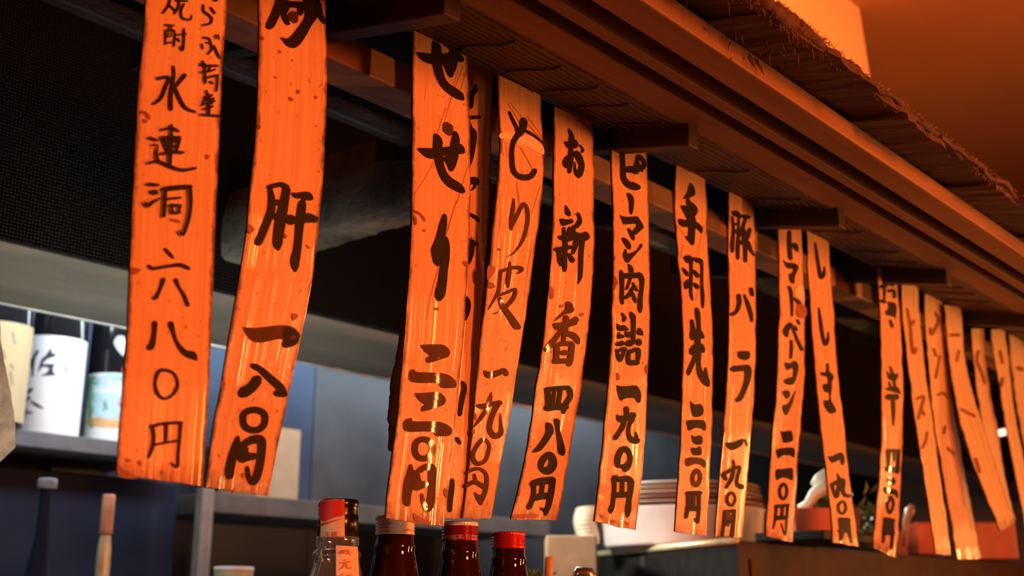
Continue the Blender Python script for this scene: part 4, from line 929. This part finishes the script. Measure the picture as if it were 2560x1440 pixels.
# ------------------------------------------------------------------ capped bottles on the bar
def amber():
    m = NT('amber_glass'); m.set(Base_Color=(0.035, 0.006, 0.002), Roughness=0.07, Transmission_Weight=0.35, IOR=1.5, Coat_Weight=0.8, Coat_Roughness=0.03); return m.m
AMBER = amber()
def screw_cap(name, c, r, z0, z1, mat, parent, knurl_mat=None, rings=4):
    """rolled metal cap: knurled top band over thread rings and a skirt"""
    h = z1 - z0; kb = z1 - h * 0.24
    prof = [(r * .965, z0 - h * .04), (r * 1.02, z0)]
    n = rings * 8
    for i in range(n + 1):
        z = z0 + h * .05 + (kb - z0 - h * .05) * i / n
        prof.append((r * (0.985 + 0.022 * math.sin(i / n * rings * 2 * math.pi)), z))
    m = MB(); m.lathe(prof, (c[0], c[1], 0), 64); cap = m.link(name, mat, parent, smooth=True)
    m = MB(); vs = []; N = 120; rows = [(r * .98, kb), (r, kb + h * .02), (r, z1 - h * .05), (r * .97, z1 - h * .01), (r * .93, z1), (.0005, z1)]
    for i, (rr, z) in enumerate(rows):
        for k in range(N):
            q = rr - (0.00045 if (k % 3 == 0 and 1 <= i <= 2) else 0); a = 2 * math.pi * k / N
            vs.append((c[0] + q * math.cos(a), c[1] + q * math.sin(a), z))
    m.add(vs, [(i * N + k, i * N + (k + 1) % N, (i + 1) * N + (k + 1) % N, (i + 1) * N + k) for i in range(len(rows) - 1) for k in range(N)])
    m.link('cap_top', knurl_mat or mat, parent, smooth=True)
    return cap
def bar_bottle(px, ytop, ylow, halfpx, label, capmat, knurl=None, Yb=0.665):
    c = on_y(px, (ytop + ylow) / 2, Yb); dep = np.dot(c, ray(1280, 720) / FPX) / 1.0
    dep = np.dot(c, np.array((math.cos(AZ) * math.cos(PITCH), math.sin(AZ) * math.cos(PITCH), math.sin(PITCH))))
    r = halfpx * dep / FPX; z1 = on_y(px, ytop, Yb)[2]; z0 = on_y(px, ylow, Yb)[2]; base = -0.24
    t = thing('beer_bottle', (c[0], c[1], base), label, 'bottle')
    zn = z0 - base
    prof = [(.0005, .001), (r * 1.9, .0005), (r * 2.0, .006), (r * 2.0, zn - .125), (r * 1.93, zn - .105), (r * 1.62, zn - .066), (r * 1.30, zn - .036), (r * 1.06, zn - .0165),
            (r * 1.0, zn - .0125), (r * 1.03, zn - .0105), (r * 1.03, zn - .0085), (r * .97, zn - .0065), (r * .95, zn - .001), (r * .9, zn + .002)]
    m = MB(); m.lathe(prof, (c[0], c[1], base), 64); m.link('bottle_body', AMBER, t, smooth=True)
    screw_cap('cap', c, r, z0, z1, capmat, t, knurl)
    return t, c, r, z0, z1
def capmat(name, col, rough=.28, metal=.55): return simple(name, col, rough, metal, var=.08, coat=.4)
IVORY = NT('worn_ivory_cap'); wv = IVORY.noise(IVORY.coord('Object', (1, 1, 4)), 60, 3)
IVORY.set(Base_Color=IVORY.ramp(wv, [(.60, (.92, .84, .72)), (.72, (.60, .09, .05))]), Roughness=.3, Metallic=.1); IVORY = IVORY.m
bar_bottle(988, 1291, 1336, 49, 'brown bottle with worn ivory screw cap under the "せせり" strip', IVORY, capmat('ivory_top', (.92, .84, .72), .3, .1))
t, c, r, z0, z1 = bar_bottle(1150, 1305, 1352, 46, 'brown bottle with a maroon cap, silver knurled rim and tiny white print', capmat('maroon_cap', (.34, .012, .03)), capmat('silver_top', (.82, .76, .68), .3, .2))
t3 = t
def cap_text(body, c, r, zmid, hgt, span, parent, mat, name='cap_lettering', centre=0.0):
    """characters set around the cap"""
    cu = bpy.data.curves.new(name, 'FONT'); cu.body = body; cu.resolution_u = 2
    to = bpy.data.objects.new('tmp_text', cu); COL.objects.link(to)
    me = bpy.data.meshes.new_from_object(to.evaluated_get(bpy.context.evaluated_depsgraph_get()))
    bpy.data.objects.remove(to); bpy.data.curves.remove(cu)
    me.name = name; co = np.array([v.co[:] for v in me.vertices]); mn, mx = co.min(0), co.max(0)
    org = np.array(parent.location) - np.array((0, 0, CZ)); fa = facing(c) + centre
    for v, p in zip(me.vertices, co):
        u = (p[0] - mn[0]) / (mx[0] - mn[0]) - .5; w = (p[1] - mn[1]) / (mx[1] - mn[1]) - .5
        a = fa + u * span
        v.co = tuple(np.array((c[0] + r * math.cos(a), c[1] + r * math.sin(a), zmid + w * hgt)) - org)
    me.materials.clear(); me.materials.append(mat)
    o = bpy.data.objects.new(name, me); COL.objects.link(o); o.parent = parent; return o
WHITEP = simple('white_cap_print', (.80, .76, .70), .5, var=.02)
cap_text('矢印の方向に回してください', c, r * 1.024, z0 + (z1 - z0) * .17, .0034, 2.3, t3, WHITEP)
t, c, r, z0, z1 = bar_bottle(1271, 1331, 1371, 42.5, 'brown bottle with a plain red screw cap, rightmost of the bar bottles', capmat('red_cap', (.74, .03, .012)))
cap_text('ください', c, r * 1.024, z0 + (z1 - z0) * .17, .0028, .7, t, simple('faded_cap_print', (.75, .30, .2), .5), centre=-.9)
# clear bottle with a taped black cap
c = on_y(846, 1290, 0.665); dep = np.dot(c, np.array((math.cos(AZ) * math.cos(PITCH), math.sin(AZ) * math.cos(PITCH), math.sin(PITCH)))); S = dep / FPX
zz = lambda y: on_y(846, y, 0.665)[2]
t = thing('clear_bottle', (c[0], c[1], -0.24), 'clear glass bottle with taped black cap and orange paper seal, left of the brown bottles', 'bottle')
GL = NT('clear_glass'); GL.set(Base_Color=(0.95, 0.93, 0.86), Roughness=0.03, Transmission_Weight=0.96, IOR=1.4, Coat_Weight=.5); GL = GL.m
B = -0.24
outer = [(.0005, .001), (100 * S, .001), (104 * S, .006), (104 * S, zz(1560) - B), (98 * S, zz(1510) - B), (80 * S, zz(1470) - B), (65 * S, zz(1440) - B), (58 * S, zz(1412) - B), (55.5 * S, zz(1398) - B), (60 * S, zz(1391) - B), (61 * S, zz(1386) - B), (55 * S, zz(1378) - B),
         (49 * S, zz(1374) - B), (50 * S, zz(1368) - B), (54 * S, zz(1364) - B), (53.5 * S, zz(1346) - B), (52 * S, zz(1343) - B), (44 * S, zz(1342) - B)]
inner = [(max(.0004, a - 9 * S), b + (.003 if i < 2 else 0)) for i, (a, b) in enumerate(outer)][::-1]
m = MB(); m.lathe(outer + inner, (c[0], c[1], B), 64); m.link('bottle_body', GL, t, smooth=True)
m = MB(); m.lathe([(47 * S, zz(1343) - B), (50.5 * S, zz(1342) - B), (50.5 * S, zz(1292) - B), (49 * S, zz(1290) - B), (50 * S, zz(1286) - B), (48.5 * S, zz(1281) - B), (50 * S, zz(1276) - B), (48.5 * S, zz(1271) - B), (51 * S, zz(1266) - B), (50 * S, zz(1253) - B), (47 * S, zz(1250) - B), (.0004, zz(1250) - B)], (c[0], c[1], B), 56)
m.link('cap', simple('black_bottle_cap', (.018, .010, .010), .3, coat=.5), t, smooth=True)
cyc = Cyl(c, 51.5 * S)
TAPE = NT('paper_tape'); TAPE.set(Base_Color=(.72, .52, .30), Roughness=.5); TAPE = TAPE.m
label_patch(cyc, [(802, 1249), (861, 1248), (862, 1343), (801, 1344)], 'cap_tape', TAPE, t, lift=.0002)
lettering('tape_print', '''@780 1230 6.857
P150,155 400,140 540,145 545,390 400,430 160,500;P160,540 520,455 160,580
s235,700,14 290,690,14;s225,740,14 300,735,14;s260,690,14 255,770,14;s330,690,14 420,690,14;s375,685,12 375,765,12;s330,725,14 420,725,14;s340,690,12 335,770,12;s410,690,12 415,770,12''', lambda x, y, l: cyc.hit(x, y, l), t, simple('red_tape_print', (.62, .02, .012), .5, var=.05), simple('brown_tape_print', (.42, .16, .06), .5), .0007)
cys = Cyl(c, 58 * S)
SEALM = simple('cream_paper_seal', (.80, .60, .40), .55, var=.06)
label_patch(cys, [(840, 1363), (894, 1367), (899, 1460), (840, 1460)], 'paper_seal', SEALM, t, lift=.0022)
lettering('seal_lettering', '''@780 1230 6.857
S470,1020,14 470,1060,14;S500,1000,12 510,1060,12;S530,1010,12 530,1060,12;S560,1000,12 550,1065,12;S480,1005,12 600,1000,12;S480,1030,12 570,1030,12;S610,990,16 660,1075,18;S650,1000,14 600,1060,14
S540,1165,14 600,1165,14;S490,1210,20 660,1195,22;S560,1215,16 540,1270,18 475,1325,14;S600,1210,16 605,1290,20 680,1305,16;S680,1305,12 675,1280,10
S490,1420,14 540,1400,14;S600,1410,14 640,1440,14;S660,1400,14 680,1440,14''', lambda x, y, l: cys.hit(x, y, l), t, simple('red_seal_ink', (.62, .12, .03), .5), None, .0030)

# ------------------------------------------------------------------ kitchen things beyond, right of the bottles
V62 = np.array((math.cos(math.radians(62.3)), math.sin(math.radians(62.3)), 0)); N62 = np.array((-V62[1], V62[0], 0))   # run of the dark case
case = thing('display_case', (1.45, 1.0, -0.37), 'dark counter-top case with shiny upper edge below the stacked plates', 'case')
ca = on_y(1842, 1342, 0.86); cb_dir = V62
# far left corner: along V62 from the near corner until pixel 1388
best = min(np.linspace(.05, 1.2, 400), key=lambda L: abs((lambda p: 1280 + FPX * ((p[0] * math.sin(AZ) - p[1] * math.cos(AZ)) / (p[0] * math.cos(AZ) * math.cos(PITCH) + p[1] * math.sin(AZ) * math.cos(PITCH) + p[2] * math.sin(PITCH))))(ca + V62 * L) - 1388))
cb = ca + V62 * best; zt_c = ca[2]
side = np.array((math.sin(math.radians(62.3)), -math.cos(math.radians(62.3)), 0))   # the case runs this way along the row
Lc = 1.5
# near corner -> right along the row (kept off the bar side)
rowd = np.array((1.0, 0.0, 0)); rowd /= np.linalg.norm(rowd)
BLKP = simple('dark_case_panel', (.012, .011, .010), .6, var=.3, scale=50, spec=.2)
RUST = simple('brown_case_front', (.045, .020, .010), .6, var=.3, spec=.2)
def quad_box(p0, e1, e2, z0, z1):
    a = [p0, p0 + e1, p0 + e1 + e2, p0 + e2]
    return [(q[0], q[1], z0) for q in a] + [(q[0], q[1], z1) for q in a]
m = MB(); m.hexa(quad_box(ca, rowd * Lc, cb - ca, -0.37, zt_c - .004)); m.link('case_body', BLKP, case, bevel=.004)
nrm = -rowd
m = MB(); m.tube([ca + nrm * .002 + (0, 0, -.005), cb + nrm * .002 + (0, 0, -.005)], .005, 10); m.link('metal_edge', simple('brassy_metal_edge', (.85, .72, .42), .3, .35), case, smooth=True)
fr = np.array((rowd[1], -rowd[0], 0))
m = MB(); m.hexa(quad_box(ca + fr * .001, rowd * Lc, fr * -.0008, -0.36, zt_c - .006)); m.hexa(quad_box(ca + rowd * .03 + fr * .004, rowd * (Lc - .03), fr * -.003, -0.36, zt_c - .03)); m.link('front_panel', RUST, case)
hc = None
# round hole on the side panel
pc = ca + (cb - ca) * ((1842 - 1608) / (1842 - 1388.)) * .86; pz = ray(1608, 1404); 
tt = np.dot(ca - np.zeros(3), nrm) / np.dot(pz, nrm); hp = pz * tt
m = MB(); vv = cb - ca; vv = vv / np.linalg.norm(vv); vs = [hp + nrm * .002] + [hp + nrm * .002 + .0075 * (math.cos(a) * vv + math.sin(a) * np.array((0, 0, 1.15))) for a in np.linspace(0, 2 * math.pi, 25)[:-1]]
m.add(vs, [(0, 1 + k, 1 + (k + 1) % 24) for k in range(24)]); m.link('round_hole', simple('hole_black', (.002, .002, .002), .8), case)

def at_depth(x, y, D):                       # point at distance D along the view axis
    d = ray(x, y); return d / FPX * D
# stack of plates on a white tub, standing on the case
pc = at_depth(1703, 1310, 1.98); SC_ = 1.98 / FPX; RB = 205 * SC_
pcz = zt_c
zpx = lambda y: at_depth(1700, y, 1.98 - RB * .9)[2]
WHT = simple('white_plastic_tub', (.86, .80, .78), .45, var=.06)
m = MB(); z0_ = pcz + .0003; zA = zpx(1262)
m.lathe([(.001, z0_), (RB * .93, z0_), (RB * .96, z0_ + .004), (RB * 1.0, zA - .002), (RB * 1.02, zA), (RB * .96, zA), (RB * .94, zA - .004), (.001, zA - .006)], (pc[0], pc[1], 0), 72)
o = m.link('plastic_tub', WHT, smooth=True); tag(o, 'round white tub on the dark case, under the pile of plates', 'tub')
pl_ = None
ys = [1258, 1246, 1232, 1217, 1203]
PM = [simple('pinkish_plate', (.42, .26, .20), .3, coat=.4, var=.1), simple('brown_plate', (.24, .12, .09), .3, coat=.4, var=.1), simple('beige_plate', (.55, .40, .30), .3, coat=.4, var=.1), simple('greyish_plate', (.36, .25, .20), .3, coat=.4), simple('pale_rim_plate', (.52, .42, .30), .3, coat=.4)]
names = ['pinkish plate at the bottom of the pile on the white tub', 'brown plate second from the bottom of the pile on the tub', 'beige plate in the middle of the pile on the white tub', 'greyish brown plate second from the top of the pile', 'pale rimmed plate topping the pile on the white tub']
zc = zA + .0005
for k, (mt, lb) in enumerate(zip(PM, names)):
    hgt = .0085; R_ = RB * (1.01 - .012 * k)
    m = MB(); m.lathe([(.001, zc), (R_ * .62, zc), (R_ * .66, zc + .0015), (R_ * .99, zc + hgt * .7), (R_, zc + hgt * .85), (R_ * .985, zc + hgt), (R_ * .6, zc + hgt * .55), (.001, zc + hgt * .5)], (pc[0], pc[1], 0), 72)
    o = m.link('plate', mt, smooth=True); tag(o, lb, 'plate', None); zc += hgt * .9
# dark lump (lid knob) lying on the plates
m = MB(); m.lathe([(.030, 0), (.032, .003), (.026, .012), (.015, .016), (.001, .017)], (pc[0] - .05, pc[1] - .06, zc - .001), 24); o = m.link('small_lid', simple('dark_red_lid', (.10, .02, .015), .4), smooth=True); tag(o, 'dark reddish bowl upturned on top of the pile of plates', 'bowl')
# white coiled cord at the left of the tub
cc_ = at_depth(1466, 1318, 1.96); m = MB(); P = []
for k in range(150):
    a = k * .42; P.append((cc_[0] + .016 * math.cos(a) + .004 * math.sin(k * .05), cc_[1] + .016 * math.sin(a), pcz + .004 + k * .00042))
m.tube(P, .0044, 8); o = m.link('coiled_cord', simple('cream_cord', (.80, .76, .58), .4), smooth=True); tag(o, 'cream coiled cord beside the white tub, left of the "ピーマン" strip', 'cord')
# red tray with leeks and greens
def on_case(x, y): return on_z(x, y, zt_c)
def depth(p): return float(np.dot(p, np.array((math.cos(AZ) * math.cos(PITCH), math.sin(AZ) * math.cos(PITCH), math.sin(PITCH)))))
tc = at_depth(2050, 1335, 1.74); ld = 1.74; TS = ld / FPX
m = MB(); m.box((tc[0] - .09, tc[1] - .05, zt_c - .004), (tc[0] + .09, tc[1] + .06, tc[2])); o = m.link('serving_board', BLKP, bevel=.002); tag(o, 'dark board on the case under the orange-red tray', 'board')
tr = thing('vegetable_tray', (tc[0], tc[1], tc[2]), 'orange-red tray of leeks between the "トマト" and "しし" strips', 'tray')
REDP = simple('orange_red_plastic', (.75, .14, .05), .35, coat=.3, var=.08)
rv = np.array((math.sin(AZ), -math.cos(AZ), 0)); fv = np.array((math.cos(AZ), math.sin(AZ), 0))
def slanted(c, w, d, h, tp=1.08):
    a = [c - rv * w - fv * d, c + rv * w - fv * d, c + rv * w + fv * d, c - rv * w + fv * d]
    b = [c - rv * w * tp - fv * d * tp, c + rv * w * tp - fv * d * tp, c + rv * w * tp + fv * d * tp, c - rv * w * tp + fv * d * tp]
    return [tuple(q) for q in a] + [(q[0], q[1], q[2] + h) for q in b]
tc = tc.copy()
m = MB(); m.hexa(slanted(tc, 78 * TS, .045, 58 * TS)); m.link('tray_body', REDP, tr, bevel=.002)
leekm = simple('leek_white', (.86, .84, .66), .4, var=.08); greenm = simple('leaf_green', (.10, .22, .05), .45, var=.4)
m = MB(); P = [at_depth(x, y, ld) for x, y in ((1998, 1272), (2020, 1262), (2036, 1236), (2056, 1222), (2080, 1216))]; m.tube(P, [.006, .0075, .009, .0115, .013], 14); o = m.link('leek', leekm, smooth=True); tag(o, 'white leek stalk leaning in the orange-red tray', 'leek', None)
m = MB(); P = [at_depth(x, y, ld + .02) for x, y in ((2030, 1212), (2046, 1203), (2066, 1196), (2090, 1192))]; m.tube(P, [.004, .0105, .0145, .013], 14); o = m.link('leek', leekm, smooth=True); tag(o, 'thicker white leek end rising above the tray', 'leek', None)
def leaves(name, cx, cy, D, n, spread, size, mat, label, cat):
    m = MB(); r2 = np.random.RandomState(int(cx)); c0 = at_depth(cx, cy, D)
    for i in range(n):
        a = c0 + rv * r2.normal(0, spread) + fv * r2.normal(0, spread * .6) + np.array((0, 0, abs(r2.normal(0, spread * .4))))
        d = r2.normal(0, 1, 3); d /= np.linalg.norm(d); e = np.cross(d, (0.3, .5, .8)); e /= np.linalg.norm(e); u = np.cross(d, e) * .25
        s_ = size * r2.uniform(.6, 1.2)
        m.add([a - d * s_, a - e * s_ * .4 + u * s_, a + d * s_, a + e * s_ * .4 + u * s_, a + u * s_ * 1.6], [(0, 1, 4), (1, 2, 4), (2, 3, 4), (3, 0, 4)])
    o = m.link(name, mat, smooth=True); return tag(o, label, cat)
leaves('leafy_greens', 2068, 1262, ld, 40, .012, .012, greenm, 'dark green leaves tucked beside the leeks in the tray', 'greens')
hb = at_depth(2162, 1300, 1.86); hb[2] = zt_c + .03; r2 = np.random.RandomState(3); m = MB()
for i in range(110):
    a = np.array((hb[0] + r2.normal(0, .022), hb[1] + r2.normal(0, .016), zt_c - .004 + abs(r2.normal(0, .034)))); d = r2.normal(0, 1, 3); d /= np.linalg.norm(d); e = np.cross(d, (.3, .5, .8)); e /= np.linalg.norm(e); s_ = r2.uniform(.008, .015); u = np.cross(d, e) * .25 * s_
    m.add([a - d * s_, a - e * s_ * .4 + u, a + d * s_, a + e * s_ * .4 + u, a + u * 1.6], [(0, 1, 4), (1, 2, 4), (2, 3, 4), (3, 0, 4)])
o = m.link('herb_bunch', simple('olive_leaf', (.10, .12, .045), .5, var=.5), smooth=True); tag(o, 'dim olive herbs between the "しし" and "塩辛" strips', 'herbs')
for (px, py, D, w, d, h, col, lb) in ((2308, 1388, 1.72, 26, .03, 78, (.72, .10, .03), 'red packet standing between the "塩辛" strip and the first pale strip'),
                                       (2255, 1400, 1.80, 40, .03, 70, (.40, .07, .03), 'dark red box behind the "塩辛" strip'),
                                       (2478, 1400, 1.9, 50, .04, 90, (.45, .10, .04), 'dull red box behind the pale strips near the right edge')):
    m = MB(); pq = on_z(px, py, zt_c); s_ = depth(pq) / FPX; m.hexa(slanted(pq, w * s_, d, h * s_, 1.0)); o = m.link('packet', simple('packet_' + str(px), col, .45, var=.15), bevel=.003); tag(o, lb, 'packet')
m = MB(); dp = 1.86; P = [at_depth(x, y, dp) for x, y in ((2258, 1330), (2266, 1299), (2275, 1276), (2281, 1262))]; P[0][2] = zt_c - .003; m.tube(P, [.004, .006, .008, .003], 10); o = m.link('red_pepper', simple('pale_pepper', (.80, .32, .18), .3), smooth=True); tag(o, 'small pale red pepper right of the "塩辛" strip', 'pepper')
lt = thing('tube_glint', tuple(on_y(2503, 1081, 1.19)), 'small glowing lamp tube behind the pale strips at the right', 'lamp')  # glowing bar stands for the reflection of a fluorescent tube
a = on_y(2491, 1084, 1.19); b = on_y(2516, 1079, 1.19); m = MB(); m.tube([a, b], .009, 12)
LT = NT('glint_glow'); LT.set(Emission_Color=(1.0, .75, .55), Emission_Strength=2.2, Base_Color=(.8, .7, .6)); m.link('glint_bar', LT.m, lt, smooth=True)
m = MB(); q = (a + b) / 2; m.tube([q, q + (0, 0, .075), (q[0], 1.2495, q[2] + .09)], .003, 6); m.link('bracket', DARKW, lt, smooth=True)  # added arm that ties the glowing bar to the hood

# small things along the lower edge
bx = at_depth(1425, 1343, 1.85); s_ = 1.85 / FPX; m = MB(); m.hexa(slanted(np.array((bx[0], bx[1], -0.37)), 62 * s_, .05, bx[2] + .37, 1.0)); o = m.link('wooden_box', simple('beige_wood_box', (.42, .25, .14), .6, var=.12), bevel=.003); tag(o, 'pale beige box just behind the left end of the dark case', 'box')
m = MB(); m.tube([at_depth(1370, 1470, 1.2), at_depth(1373, 1392, 1.2)], .0042, 10); o = m.link('wooden_stick', simple('tan_stick', (.75, .38, .14), .5), smooth=True); tag(o, 'upright tan wooden stick at the lower edge right of the red cap', 'stick')
leaves('chopped_greens', 1345, 1446, 1.22, 40, .010, .005, simple('bright_green', (.30, .42, .06), .45, var=.4), 'bright green garnish at the lower edge beside the red-capped bottle', 'garnish')
m = MB(); m.tube([at_depth(1432, 1460, 1.2), at_depth(1448, 1428, 1.2), at_depth(1470, 1436, 1.2), at_depth(1490, 1462, 1.2)], [.006, .0055, .008, .006], 10); o = m.link('steel_tongs', simple('bright_steel', (.8, .78, .7), .2, .9), smooth=True); tag(o, 'shiny steel tongs tip at the lower edge before the dark case', 'tongs')
q = at_depth(584, 1444, 1.75); s_ = 1.75 / FPX
cup = thing('cup', (q[0], q[1], -0.37), 'pale green and white cup at the lower edge beside the steel upright', 'cup')
m = MB(); hh = at_depth(584, 1419, 1.75)[2] + .37; m.lathe([(.001, .001), (44 * s_, .001), (48 * s_, hh - .008), (48.5 * s_, hh), (46 * s_, hh), (42 * s_, .01), (.001, .008)], (q[0], q[1], -0.37), 32); m.link('cup_body', simple('pale_cup', (.42, .44, .26), .4, var=.3, scale=20), cup, smooth=True)
m = MB(); m.lathe([(49.2 * s_, hh - .0035), (49.4 * s_, hh), (47 * s_, hh + .001)], (q[0], q[1], -0.37), 32); m.link('rim', simple('white_rim', (.75, .76, .70), .4), cup, smooth=True)
